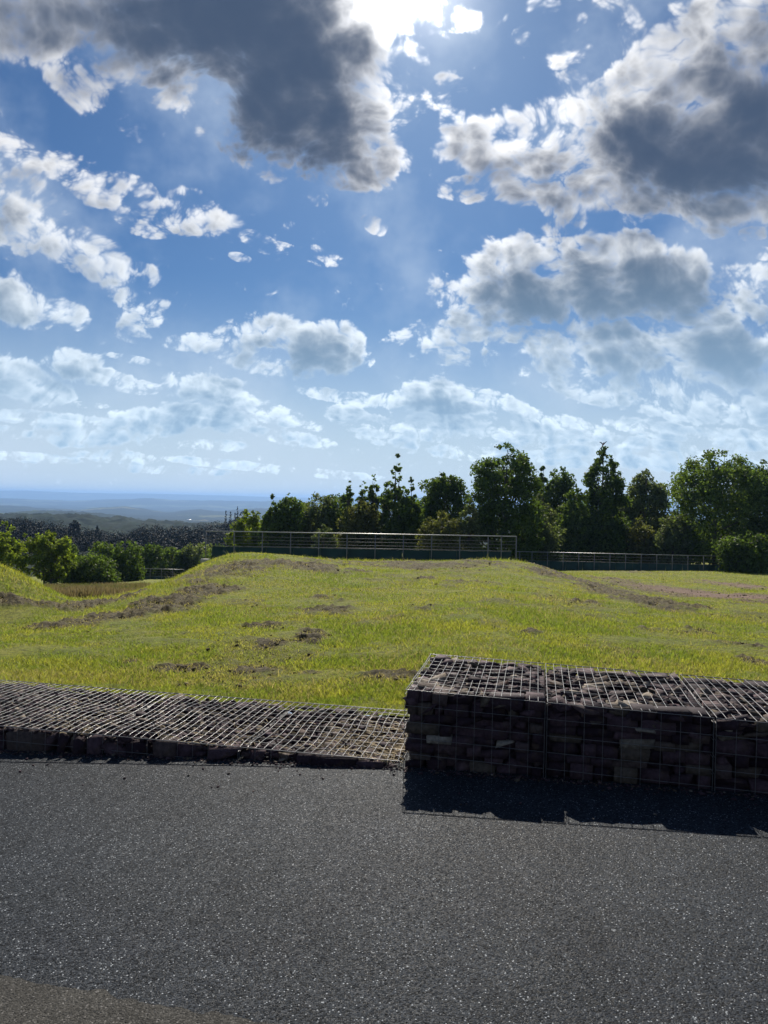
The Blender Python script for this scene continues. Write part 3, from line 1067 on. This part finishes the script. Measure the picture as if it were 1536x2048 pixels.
def railing(label, a, b, gap, post, panel, rails, doubles=(), panel_from=0.0, panel_to=1.0, sink=.5):
    """a, b: ends of the top rail; gap: distance between posts; panel: drop from the rail to top and foot of the sheet"""
    a, b = Vector(a), Vector(b)
    root = thing('railing', label, 'railing', (a.x, a.y, a.z - panel[1]), 'railings at the edge of the grass')
    c = np.array(root.location)
    L = (b - a).length
    q = MB()
    q.tube([np.array(a) - c, np.array(b) - c], .022, 8)
    q.build('top_rail', M_RAIL, root, True)
    for dz in rails:
        q = MB()
        o = np.array((0, 0, -dz))
        q.tube([np.array(a) - c + o, np.array(b) - c + o], .008, 6)
        q.build('wire_rail', M_POST, root, True)
    n = int(round(L / gap))
    for t in [i / n for i in range(n + 1)] + [d / L for d in doubles]:
        p = a.lerp(b, t)
        q = MB()
        q.box((p.x - c[0] - post, p.y - c[1] - .012, p.z - c[2] - panel[1] - sink), (p.x - c[0] + post, p.y - c[1] + .012, p.z - c[2] - .005))
        q.build('post', M_POST, root)
    q = MB()
    u = (b - a).normalized()
    yaw = math.atan2(u.y, u.x)
    M = np.array(Matrix.Translation(a - Vector(c)) @ Matrix.Rotation(yaw, 4, 'Z'))
    dz = (b.z - a.z) / L
    m0, m1 = L * panel_from, L * panel_to
    k = max(2, int((m1 - m0) / (gap * 1)))
    for i in range(k):
        x0, x1 = m0 + (m1 - m0) * i / k, m0 + (m1 - m0) * (i + 1) / k - .012
        q.box((x0, .030, -panel[1] - sink + dz * x0), (x1, .042, -panel[0] + dz * x0), M)
    q.build('sheet_panel', M_PANEL, root)
    q = MB()
    q.tube([np.array(a.lerp(b, panel_from)) - c - (0, 0, panel[0] - .03), np.array(a.lerp(b, panel_to)) - c - (0, 0, panel[0] - .03)], .014, 6)
    q.build('lower_rail', M_POST, root, True)


railing('long railing with pale top rail and dark green sheet along the middle mound', at(412, 1062, 34), at(1033, 1073, 34), 1.2, .022, (.68, 1.22), (.22, .37, .52), (13.35 - .27,), .02, .985)
railing('lower, more distant railing with green sheet at the back of the right hand field', at(1033, 1103, 58), at(1470, 1113, 58), 1.17, .024, (.68, 1.25), (.25, .46), (.25, 16.2), 0, .99)
railing('short distant railing seen through the dip between the two mounds on the left', at(278, 1137, 85), at(368, 1139, 85), 1.25, .024, (.85, 1.1), (.3, .55), (), 0, 1, .3)
q = MB()
p = on_land(411, 1122, 25, 60)
q.box((-.20, -.12, -.10), (.20, .12, .07))
o = q.build('kerb_block', mat_plain('pale_concrete', (.42, .40, .36), .8), None)
bv = o.modifiers.new('worn edges', 'BEVEL')
bv.width, bv.segments = .02, 2
o.location = at(411, 1121, 33.5) + Vector((0, 0, .0))
tag(o, 'small pale concrete block in the grass below the left end of the long railing', 'block')


# ------------------------------------------------------------------ valley and far hills
RIDGES = [
    (900, 330, [(-900, 1035), (0, 1041), (100, 1037), (200, 1043), (300, 1052), (480, 1060), (700, 1055), (1536, 1070)], .6),
    (2200, 700, [(-900, 1020), (0, 1030), (110, 1024), (200, 1031), (300, 1046), (400, 1051), (520, 1046), (800, 1050), (1536, 1060)], .8),
    (4500, 900, [(-900, 1010), (0, 1013), (60, 1016), (140, 1022), (250, 1016), (330, 1027), (400, 1021), (460, 1026), (520, 1019), (600, 1021), (1536, 1040)], 1.6),
    (8500, 1500, [(-900, 985), (0, 999), (150, 1003), (250, 999), (330, 1000), (430, 1003), (600, 1005), (1536, 1024)], 1.3),
    (15000, 2200, [(-900, 965), (0, 982), (60, 982), (120, 986), (300, 989), (400, 991), (500, 994), (620, 997), (1536, 1014)], .25),
]


def valley_z(x, y):
    x, y = np.asarray(x, float), np.asarray(y, float)
    d = np.maximum(y, 60)
    a = np.clip(x / d, -.9, .9)
    px = 768 + a * F
    floor = np.interp(np.log(d), np.log([60, 100, 200, 500, 900, 1500, 3000, 6000, 11000, 19000]), [180, 175, 118, 92, 82, 66, 47, 32, 22, 22])
    drop = floor + (fbm(x / 260, y / 260, 4, 400) - .5) * 9 * np.minimum(1, d / 500)
    for D, W, prof, jag in RIDGES:
        pp = np.interp(px, [q[0] for q in prof], [q[1] for q in prof])
        tp = pp - (985 + (px - 0) * .0209) + (fbm(a * 26 + D, d / W * .3, 4, int(D)) - .5) * 7 * jag
        k = np.exp(-((d - D) / W) ** 2)
        drop = drop + (np.minimum(tp, drop) - drop) * k
    z = CAM_Z - d * drop / F
    return z


def mat_valley():
    m, t, p = material('valley_fields_and_woods')
    co = t.n('ShaderNodeTexCoord').outputs['Object']
    wob = t.vmath('ADD', co, t.vmath('SCALE', t.vmath('SUBTRACT', t.noise(co, .006, 4, .6).outputs['Color'], (.5, .5, .5)), scale=220))
    v = t.voro(wob, .0042)
    s = t.n('ShaderNodeSeparateColor')
    t.put(s.inputs[0], v.outputs['Color'])
    field = t.ramp(s.outputs[0], [(0, (.03, .05, .02)), (.5, (.06, .08, .03)), (.85, (.10, .11, .05)), (1, (.15, .14, .09))])
    wood = t.ramp(t.noise(co, .05, 5, .7).outputs[0], [(.35, (.007, .014, .010)), (.7, (.018, .033, .020))])
    k = t.remap(t.math('ADD', t.noise(co, .0016, 5, .6).outputs[0], t.math('MULTIPLY', s.outputs[1], .12)), .60, .70)
    t.put(p.inputs['Base Color'], t.mix(k, wood, field))
    p.inputs['Roughness'].default_value = 1
    p.inputs['Specular IOR Level'].default_value = .05
    return m


def build_valley():
    nc, nr = 420, 420
    a = np.linspace(-.95, .95, nc)
    Y = np.geomspace(95, 18500, nr)[:, None] * np.ones((1, nc))
    X = Y * a[None]
    z = valley_z(X, Y)
    near = sstep(Y, 95, 150)
    z = z * near + (land_z(X, np.minimum(Y, 120)) - 1.0) * (1 - near)
    z = z + (fbm(X / 14, Y / 14, 2, 440) - .3) * (5 + 9 * (1 - sstep(Y, 1500, 4000))) * sstep(Y, 300, 600)          # tree canopy
    o = link('hills', mesh_np('hills', np.stack([X, Y, z], -1).reshape(-1, 3), grid_faces(nr, nc), [mat_valley()], True))
    o['kind'] = 'structure'


build_valley()


# ------------------------------------------------------------------ trees
def mat_leaf(name, a, b, trans=.35):
    m, t, p = material(name)
    r = rand(t)
    hs = t.n('ShaderNodeHueSaturation')
    t.put(hs.inputs['Value'], t.remap(t.math('FRACT', t.math('MULTIPLY', r, 5.77)), 0, 1, .6, 1.45, 'LINEAR'))
    t.put(hs.inputs['Color'], t.mix(r, a, b))
    col = hs.outputs[0]
    t.put(p.inputs['Base Color'], col)
    p.inputs['Roughness'].default_value = .6
    p.inputs['Specular IOR Level'].default_value = .05
    tr = t.n('ShaderNodeBsdfTranslucent')
    t.put(tr.inputs[0], t.vmath('MULTIPLY', col, (1.35, 1.4, .6)))
    mx = t.n('ShaderNodeMixShader')
    mx.inputs[0].default_value = trans
    t.put(mx.inputs[1], p.outputs[0])
    t.put(mx.inputs[2], tr.outputs[0])
    t.put(t.t.nodes['Material Output'].inputs[0], mx.outputs[0])
    return m


LEAF = {
    'dark': mat_leaf('dark_foliage', (.050, .080, .020, 1), (.098, .145, .034, 1), .45),
    'mid': mat_leaf('green_foliage', (.062, .098, .022, 1), (.115, .160, .038, 1), .45),
    'grey': mat_leaf('grey_green_foliage', (.075, .100, .044, 1), (.14, .165, .080, 1), .42),
    'light': mat_leaf('yellow_green_foliage', (.10, .145, .020, 1), (.17, .205, .035, 1), .5),
    'rust': mat_leaf('brownish_foliage', (.075, .088, .030, 1), (.135, .135, .052, 1), .45),
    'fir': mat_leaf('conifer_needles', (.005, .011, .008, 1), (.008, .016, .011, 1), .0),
}
M_BARK = mat_plain('bark', (.085, .070, .055), .9, 0, .35, 5)

# half width of the crown (1 at its widest) against height (0 at the foot of the crown, 1 at its top)
SHAPES = {
    'round': [(0, .35), (.12, .75), (.35, 1), (.62, .98), (.82, .75), (.94, .42), (1, .08)],
    'bush': [(0, .85), (.2, 1), (.5, .95), (.75, .75), (.92, .4), (1, .1)],
    'cone': [(0, .75), (.2, 1), (.45, .78), (.65, .45), (.82, .22), (1, .04)],
    'column': [(0, .8), (.25, 1), (.5, .92), (.72, .86), (.86, .55), (1, .08)],
    'spire': [(0, .55), (.3, .9), (.5, 1), (.7, .7), (.85, .4), (1, .05)],
    'fir': [(0, 1), (.25, .85), (.5, .58), (.75, .30), (1, .02)],
    'dome': [(0, .9), (.3, 1), (.6, .97), (.8, .80), (.93, .5), (1, .15)],
}


def leaf_quads(P, outward, size):
    n = len(P)
    nrm = outward * .9 + rng.normal(size=(n, 3)) * .8 + np.array([0, 0, .35])
    nrm /= np.linalg.norm(nrm, axis=1)[:, None] + 1e-9
    t = rng.normal(size=(n, 3))
    u = np.cross(nrm, t)
    u /= np.linalg.norm(u, axis=1)[:, None] + 1e-9
    w = np.cross(nrm, u)
    s = (size * (.6 + .8 * rng.random(n)))[:, None]
    v = np.stack([P - u * s * .5, P + w * s * .30, P + u * s * .5, P - w * s * .30], 1).reshape(-1, 3)
    return v, np.arange(n * 4).reshape(n, 4)


def crown_points(H, Wd, shape, n, clumps, rough, loose):
    """leaf positions through the clumps of a crown; H height, Wd half width"""
    sh = SHAPES[shape]
    hs, ws = [q[0] for q in sh], [q[1] for q in sh]
    C = []
    while len(C) < clumps:
        h = rng.random()
        w = np.interp(h, hs, ws)
        if rng.random() > w + (.34 if shape in ('cone', 'spire', 'column') else .12):
            continue
        th = rng.random() * 2 * np.pi
        r = w * math.sqrt(rng.uniform(.2, 1)) * (1 + rng.normal() * rough)
        C.append((math.cos(th) * r * Wd, math.sin(th) * r * Wd, h * H, w))
    C = np.array(C)
    rad = Wd * loose * 1.45 * (.45 + .75 * rng.random(len(C))) * np.clip(C[:, 3] * 1.1, .30 if shape in ('cone', 'spire') else .45, 1)
    which = rng.choice(len(C), n, p=rad ** 2 / (rad ** 2).sum())
    d = rng.normal(size=(n, 3))
    d /= np.linalg.norm(d, axis=1)[:, None]
    rr = rng.random(n) ** .5
    P = C[which, :3] + d * (rad[which] * rr)[:, None] * np.array([1, 1, .78])
    return P, d, C


def tree(name, label, px, top, width, d, leaf='mid', shape='round', base=None, clear=.12, n=None, clumps=46, rough=.10, loose=.36, group=None, lean=0, cat='tree', lsize=None, stems=1, sink=.3, dens=1.0):
    """px: middle of the crown and top: its tip in the photograph (sets the place), width in the photograph (sets the size), d: distance"""
    if px > 1030 and 50 < d < 75:
        d *= 1.11
    r = ray(px, top)
    x, ztop = r.x * d, CAM_Z + r.z * d
    z0 = (float(land_z(x, d)) if d < 110 else float(valley_z(x, d))) if base is None else at(px, base, d).z
    Ht, Wd = ztop - z0, width / 2 / F * d
    root = thing(name, label, cat, (x, d, z0 - sink), group)
    clumps = int(clumps * 2.2)
    loose *= .88
    c0 = Ht * clear
    area = width * (Ht * (1 - clear)) / d * F / 4
    n = n or int(np.clip(area * 4.0 * dens, 800, 36000))
    P, out, C = crown_points(Ht - c0, Wd, shape, n, clumps, rough, loose)
    P[:, 2] *= (Ht - c0) / np.quantile(P[:, 2], .996)
    P[:, :2] *= Wd / np.quantile(np.abs(P[:, 0]), .985)
    P[:, 2] = np.clip(P[:, 2], -.05 * Ht, None)
    size = np.full(n, lsize or 5.4 / F * d)
    size = np.maximum(size, .09)
    v, f = leaf_quads(P + (0, 0, c0 + sink), out, size)
    link('crown', mesh_np('crown', v, f, [LEAF[leaf]]), root)
    q = MB()
    tr = max(.05, min(.035 * Ht, .28))
    for sidx in range(stems):
        off = (sidx - (stems - 1) / 2) * Wd * .22
        k = np.linspace(0, 1, 7)
        pts = np.c_[off * (1 + k * .8) + np.sin(k * 3 + px + sidx) * .012 * Ht, np.cos(k * 2.3 + px) * .01 * Ht, k * (Ht * .80 + sink)]
        q.tube(pts, tr / math.sqrt(stems) * (1 - k * .88), 7)
        far = C[rng.permutation(len(C))[:16]]
        for cc in far:
            hz = (cc[2] + c0) * rng.uniform(.45, .75)
            kk = min(1, hz / (Ht * .80))
            p0 = np.array([np.interp(kk, k, pts[:, 0]), np.interp(kk, k, pts[:, 1]), hz + sink * (1 - kk)])
            p2 = np.array([cc[0], cc[1], cc[2] + c0 + sink])
            p1 = (p0 + p2) / 2 + np.array([0, 0, -.05 * Ht * rng.random()])
            q.tube([p0, p1, p2], [tr * .38 / math.sqrt(stems) * (1 - kk * .6), tr * .22, tr * .05], 5, False)
    q.build('trunk', M_BARK, root, True)
    return root


def build_trees():
    T = tree
    G = 'trees behind the railings'
    # behind the long railing, from left to right
    T('young_tree', 'small bright yellow green sapling behind the left end of the long railing', 462, 1066, 24, 60, 'light', 'bush', clear=.05, clumps=14, group=G)
    T('leafy_tree', 'pale green rounded tree at the left end of the tree belt, beside the far conifers', 500, 1024, 78, 68, 'light', 'bush', clear=.05, clumps=34, group=G, loose=.30)
    T('leafy_tree', 'tree with a pointed top standing left in the belt behind the long railing', 545, 993, 66, 66, 'mid', 'cone', clear=.08, group=G, rough=.2)
    T('leafy_tree', 'rounded tree just right of the pointed one in the left part of the belt', 582, 996, 70, 67, 'mid', 'dome', clear=.08, group=G, rough=.2)
    T('leafy_tree', 'broad grey green rounded tree in the low part of the belt behind the long railing', 636, 992, 96, 70, 'grey', 'dome', clear=.05, group=G, clumps=60, rough=.16)
    T('leafy_tree', 'grey green tree just left of the three thin spindly trees', 680, 990, 80, 71, 'mid', 'dome', clear=.05, group=G, rough=.16)
    T('shrub', 'pale dusty green shrub under the broad grey green tree, behind the long railing', 648, 1052, 48, 58, 'grey', 'bush', clear=.02, clumps=22, group='shrubs behind the railings', cat='shrub')
    T('slender_tree', 'leftmost and lowest of the three thin spindly trees', 699, 963, 26, 64, 'mid', 'spire', clear=.15, clumps=26, group='thin spindly trees', dens=.5, loose=.42, rough=.35, base=1110)
    T('slender_tree', 'middle one of the three thin spindly trees', 726, 967, 34, 64, 'mid', 'spire', clear=.15, clumps=30, group='thin spindly trees', dens=.5, loose=.40, rough=.35, base=1110)
    T('slender_tree', 'rightmost and tallest of the three thin spindly trees', 749, 953, 34, 65, 'mid', 'spire', clear=.15, clumps=28, group='thin spindly trees', dens=.5, loose=.40, rough=.35, base=1110)
    T('leafy_tree', 'olive bushy tree filling the foot of the three thin spindly trees', 728, 1004, 100, 62, 'rust', 'bush', clear=.03, group=G, clumps=54)
    T('birch_tree', 'tall airy tree with a long thin pointed tip, left of the dark round tree', 794, 914, 96, 63, 'mid', 'cone', clear=.08, clumps=80, group=G, rough=.22, loose=.24, dens=.9)
    T('birch_tree', 'lower pointed tree leaning on the right side of the tall airy one', 822, 962, 70, 64, 'mid', 'cone', clear=.08, clumps=50, group=G, rough=.2, loose=.28)
    T('leafy_tree', 'dark round topped tree on visible thin stems, left of the big arched tree', 889, 949, 92, 66, 'dark', 'round', clear=.38, clumps=46, group=G, stems=3, loose=.30, rough=.12)
    T('shrub', 'brownish shrub at the foot of the dark round topped tree', 886, 1028, 90, 58, 'rust', 'bush', clear=.02, clumps=34, group='shrubs behind the railings', cat='shrub', rough=.2)
    T('shrub', 'pale olive shrub leaning against the left side of the big arched tree', 940, 1006, 56, 59, 'grey', 'bush', clear=.02, clumps=34, group='shrubs behind the railings', cat='shrub', rough=.2)
    T('leafy_tree', 'big dense tree with an arched domed crown, tallest mass in the middle of the belt', 1011, 898, 136, 62, 'dark', 'dome', clear=.10, clumps=96, group=G, stems=3, loose=.25, rough=.06, dens=1.1)
    T('leafy_tree', 'dark tree behind and right of the big arched one', 1118, 944, 92, 72, 'dark', 'round', clear=.10, clumps=50, group=G, rough=.14)
    T('leafy_tree', 'dark spiky tree just right of the top of the big arched tree', 1086, 935, 40, 70, 'dark', 'column', clear=.10, clumps=30, group=G, rough=.2)
    T('shrub', 'dusty green shrub right of the big arched tree, above where the two railings meet', 1074, 994, 96, 59, 'grey', 'bush', clear=.02, clumps=54, group='shrubs behind the railings', cat='shrub', rough=.16)
    T('shrub', 'low dark shrub in the shade just above the left end of the lower railing', 1100, 1058, 100, 62, 'dark', 'bush', clear=.02, clumps=40, group='shrubs behind the railings', cat='shrub')
    T('leafy_tree', 'yellowish green bushy tree at the left foot of the column shaped tree', 1150, 982, 74, 63, 'mid', 'bush', clear=.03, clumps=50, group=G, rough=.18)
    T('leafy_tree', 'column shaped tree with a bird on its tip', 1209, 901, 90, 64, 'dark', 'column', clear=.08, clumps=90, group=G, rough=.16, loose=.26)
    T('leafy_tree', 'soft grey green tree between the column shaped tree and the largest tree on the right', 1290, 946, 92, 69, 'grey', 'round', clear=.06, clumps=70, group=G, rough=.14, loose=.27)
    T('shrub', 'reddish tinged shrub under the soft grey green tree', 1288, 1042, 76, 62, 'rust', 'bush', clear=.02, clumps=34, group='shrubs behind the railings', cat='shrub')
    T('shrub', 'dark shrub under the column shaped tree, behind the lower railing', 1212, 1036, 110, 63, 'dark', 'bush', clear=.02, clumps=40, group='shrubs behind the railings', cat='shrub')
    T('willow_tree', 'light silvery leaved tree at the left side of the largest tree', 1348, 1026, 76, 60, 'grey', 'bush', clear=.03, clumps=54, group=G, rough=.18)
    T('leafy_tree', 'largest broad tree near the right edge, reaching down behind the lower railing', 1436, 908, 190, 61, 'mid', 'dome', clear=.05, clumps=130, group=G, rough=.10, loose=.22, dens=1.1)
    T('leafy_tree', 'broad tree cut off by the right edge of the photo', 1540, 926, 120, 60, 'dark', 'dome', clear=.04, clumps=80, group=G, rough=.14, loose=.25)
    T('shrub', 'dark shrub at the right end of the lower railing', 1494, 1068, 110, 51.5, 'dark', 'bush', clear=.02, clumps=44, group='shrubs behind the railings', cat='shrub')
    T('leafy_tree', 'dark tree far behind, filling the gap under the dark round topped tree', 850, 1000, 130, 80, 'dark', 'bush', clear=.02, clumps=60, group=G)
    T('leafy_tree', 'dark low tree behind the left part of the belt', 600, 1020, 150, 82, 'dark', 'bush', clear=.02, clumps=60, group=G)
    T('shrub', 'dark bush filling the gap under the largest broad tree', 1440, 1040, 150, 80, 'dark', 'bush', clear=.02, clumps=40, group='shrubs behind the railings', cat='shrub')
    T('leafy_tree', 'dark tree far behind the soft grey green tree', 1255, 1000, 170, 82, 'dark', 'bush', clear=.02, clumps=60, group=G)
    # left, beyond the dip
    G = 'trees beyond the small mound on the left'
    T('leafy_tree', 'yellow green tree cut off by the left edge of the photo', 4, 1050, 104, 60, 'light', 'bush', clear=.05, clumps=60, group=G, rough=.34, loose=.22)
    T('leafy_tree', 'bright yellow green tree with upright branches beyond the small mound', 95, 1066, 108, 58, 'light', 'round', clear=.14, clumps=64, group=G, rough=.34, loose=.20, stems=2)
    T('leafy_tree', 'darker green tree behind the bright yellow green one', 128, 1082, 60, 66, 'mid', 'bush', clear=.05, clumps=36, group=G)
    T('round_bush', 'smooth rounded dark grey green bush between the yellow green tree and the dip', 181, 1111, 102, 62, 'dark', 'dome', clear=.02, clumps=70, group=G, rough=.02, loose=.26, cat='bush', dens=1.4)
    T('leafy_tree', 'dark tree just right of the smooth rounded bush', 255, 1084, 64, 70, 'dark', 'dome', clear=.04, clumps=44, group=G, rough=.1)
    T('leafy_tree', 'olive tree behind the smooth rounded bush', 205, 1086, 76, 78, 'mid', 'dome', clear=.03, clumps=44, group=G)
    T('leafy_tree', 'dark olive tree left above the short distant railing', 303, 1090, 60, 92, 'dark', 'dome', clear=.03, clumps=40, group=G)
    T('leafy_tree', 'olive tree above the right part of the short distant railing', 345, 1096, 66, 95, 'mid', 'dome', clear=.03, clumps=40, group=G)
    T('leafy_tree', 'grey green tree between the short distant railing and the long railing', 396, 1088, 74, 96, 'grey', 'dome', clear=.03, clumps=44, group=G)
    T('leafy_tree', 'dark tree just left of the left end of the long railing', 440, 1092, 70, 90, 'dark', 'dome', clear=.03, clumps=40, group=G)
    # conifers standing out of the distant wood
    G = 'conifers standing out of the distant wood'
    for k, (px, top, w, lab) in enumerate([
            (150, 1042, 26, 'dark conifer of the left pair in the distant wood, with a broad blunt top'),
            (194, 1054, 22, 'dark conifer of the left pair in the distant wood, narrower and lower'),
            (452, 1025, 11, 'leftmost small conifer of the row above the left end of the tree belt'),
            (461, 1026, 11, 'second small conifer in the row above the left end of the tree belt'),
            (470, 1028, 10, 'small blunt conifer between the left two of its row and the tallest one'),
            (475, 1020, 9, 'tallest thin conifer of the row above the left end of the tree belt'),
            (485, 1024, 14, 'rightmost rounded conifer of the row above the left end of the tree belt')]):
        T('conifer', lab, px, top, w * (1 if k < 2 else 1.7), 230 if k < 2 else 300, 'fir', 'cone' if k not in (0, 6) else 'dome', base=1098, clear=.03, clumps=150, rough=.12, loose=.24, n=4000, group=G, cat='conifer', sink=1, lsize=.5)


build_trees()


# the distant wood that reads as one dark mass
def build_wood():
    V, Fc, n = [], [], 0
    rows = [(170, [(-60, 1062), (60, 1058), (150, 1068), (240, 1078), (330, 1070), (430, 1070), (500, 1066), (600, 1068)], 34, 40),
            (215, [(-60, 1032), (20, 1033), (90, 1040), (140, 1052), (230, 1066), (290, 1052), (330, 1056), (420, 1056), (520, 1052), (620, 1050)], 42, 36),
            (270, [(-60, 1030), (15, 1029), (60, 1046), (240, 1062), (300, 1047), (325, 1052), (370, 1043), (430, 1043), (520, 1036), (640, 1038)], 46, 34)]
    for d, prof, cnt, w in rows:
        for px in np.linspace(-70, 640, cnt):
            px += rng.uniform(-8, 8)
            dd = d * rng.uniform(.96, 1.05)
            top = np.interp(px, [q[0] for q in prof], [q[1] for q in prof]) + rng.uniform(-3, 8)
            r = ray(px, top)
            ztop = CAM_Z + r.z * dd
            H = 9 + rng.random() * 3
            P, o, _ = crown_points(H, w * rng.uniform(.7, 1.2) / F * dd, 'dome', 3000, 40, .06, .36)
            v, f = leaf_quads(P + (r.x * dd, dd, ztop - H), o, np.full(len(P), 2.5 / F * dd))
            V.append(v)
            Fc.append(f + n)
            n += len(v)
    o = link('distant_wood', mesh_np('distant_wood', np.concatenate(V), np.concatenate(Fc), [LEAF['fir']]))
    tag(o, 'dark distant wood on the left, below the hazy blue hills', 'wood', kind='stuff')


build_wood()


def build_far_house():
    r = ray(378, 1041)
    ds = np.linspace(500, 3000, 800)
    gap = CAM_Z + r.z * ds - valley_z(r.x * ds, ds)
    k = int(np.argmax(gap < 0)) if (gap < 0).any() else 400
    d = ds[k]
    w, h = 8 / F * d / 2, 3.4 / F * d
    root = thing('farmhouse', 'tiny white building far away in the valley, beside a dark tree top', 'house', (r.x * d, d, CAM_Z + r.z * d - h * .8))
    q = MB()
    q.box((-w, -w * .7, -2), (w, w * .7, h))
    q.build('wall', mat_plain('white_render', (.8, .8, .78), .8), root)
    q = MB()
    v = np.array([(-w * 1.06, -w * .8, h), (w * 1.06, -w * .8, h), (w * 1.06, w * .8, h), (-w * 1.06, w * .8, h), (-w * 1.06, 0, h * 1.5), (w * 1.06, 0, h * 1.5)])
    q.add(v, [np.array([(0, 1, 5, 4), (2, 3, 4, 5), (3, 2, 1, 0)]), np.array([(0, 4, 3), (1, 2, 5)])])
    q.build('roof', mat_plain('pale_slates', (.45, .46, .48), .4), root)


build_far_house()


def build_bird():
    """a bird with raised wings on the tip of the column shaped tree"""
    host = next(o for o in S.objects if o.get('label', '').startswith('column shaped tree'))
    crown = next(o for o in host.children if o.name.startswith('crown'))
    co = np.empty(len(crown.data.vertices) * 3, np.float32)
    crown.data.vertices.foreach_get('co', co)
    co = co.reshape(-1, 3)
    p = Vector(co[np.argmax(co[:, 2])]) + host.location - Vector((0, 0, .12))
    root = thing('bird', 'bird with raised dark wings perched on the tip of the column shaped tree', 'bird', p)
    dark, red = mat_plain('dark_plumage', (.035, .032, .035), .6), mat_plain('reddish_plumage', (.22, .07, .06), .6)
    me = bpy.data.meshes.new('body')
    bm = bmesh.new()
    chain = [((-.10, 0, .02), .012), ((-.07, 0, .09), .035), ((-.02, 0, .20), .062), ((.03, 0, .30), .058), ((.06, 0, .38), .036), ((.085, 0, .43), .040), ((.125, 0, .43), .012)]
    vs = [bm.verts.new(q) for q, _ in chain]
    for a, b in zip(vs, vs[1:]):
        bm.edges.new((a, b))
    bm.to_mesh(me)
    bm.free()
    o = link('body', me, root)
    sk = o.modifiers.new('skin', 'SKIN')
    for dv, (_, rad) in zip(me.skin_vertices[0].data, chain):
        dv.radius = (rad, rad)
    o.modifiers.new('smooth', 'SUBSURF').render_levels = 2
    me.materials.append(red)
    for sgn in (-1, 1):
        k = np.linspace(0, 1, 6)
        lead = np.c_[.03 + sgn * (.03 + .34 * k), .02 * k, .30 + .16 * np.sin(k * 2.1) + (.10 * k if sgn > 0 else 0)]
        trail = lead - np.c_[sgn * .02 + 0 * k, -.02 + 0 * k, .15 * (1 - k ** 2) + .012]
        v = np.concatenate([lead, trail, lead + (0, .018, 0), trail + (0, .008, 0)])
        f = []
        for i in range(5):
            f += [(i, i + 1, 7 + i, 6 + i), (12 + i, 18 + i, 19 + i, 13 + i), (i, 12 + i, 13 + i, i + 1), (6 + i, 7 + i, 19 + i, 18 + i)]
        f += [(0, 6, 18, 12), (5, 17, 23, 11)]
        link('wing', mesh_np('wing', v, np.array(f), [dark], True), root)
    q = MB()
    q.tube([(-.09, 0, .06), (-.15, 0, -.03), (-.20, 0, -.10)], [.02, .03, .035], 6)
    q.build('tail', dark, root)
    q = MB()
    for s in (-.02, .02):
        q.tube([(-.03, s, .15), (-.03, s, .02)], .008, 5)
    q.build('leg', dark, root)


build_bird()


# ------------------------------------------------------------------ the air over the valley
def build_haze():
    q = MB()
    q.box((-19500, -60, -900), (19500, 19200, 60))
    m = bpy.data.materials.new('haze_air')
    m.use_nodes = True
    m.node_tree.nodes.clear()
    t = NT(m.node_tree)
    v = t.n('ShaderNodeVolumePrincipled')
    v.inputs['Color'].default_value = HAZE_COL
    v.inputs['Density'].default_value = HAZE_DENS
    v.inputs['Anisotropy'].default_value = .25
    out = t.n('ShaderNodeOutputMaterial')
    t.put(out.inputs['Volume'], v.outputs[0])
    o = q.build('haze', m)
    o['kind'] = 'stuff'
    tag(o, 'bluish haze in the air over the valley and far hills', 'haze', kind='stuff')


HAZE_COL, HAZE_DENS = (.29, .485, .83, 1), 1.25e-4
build_haze()
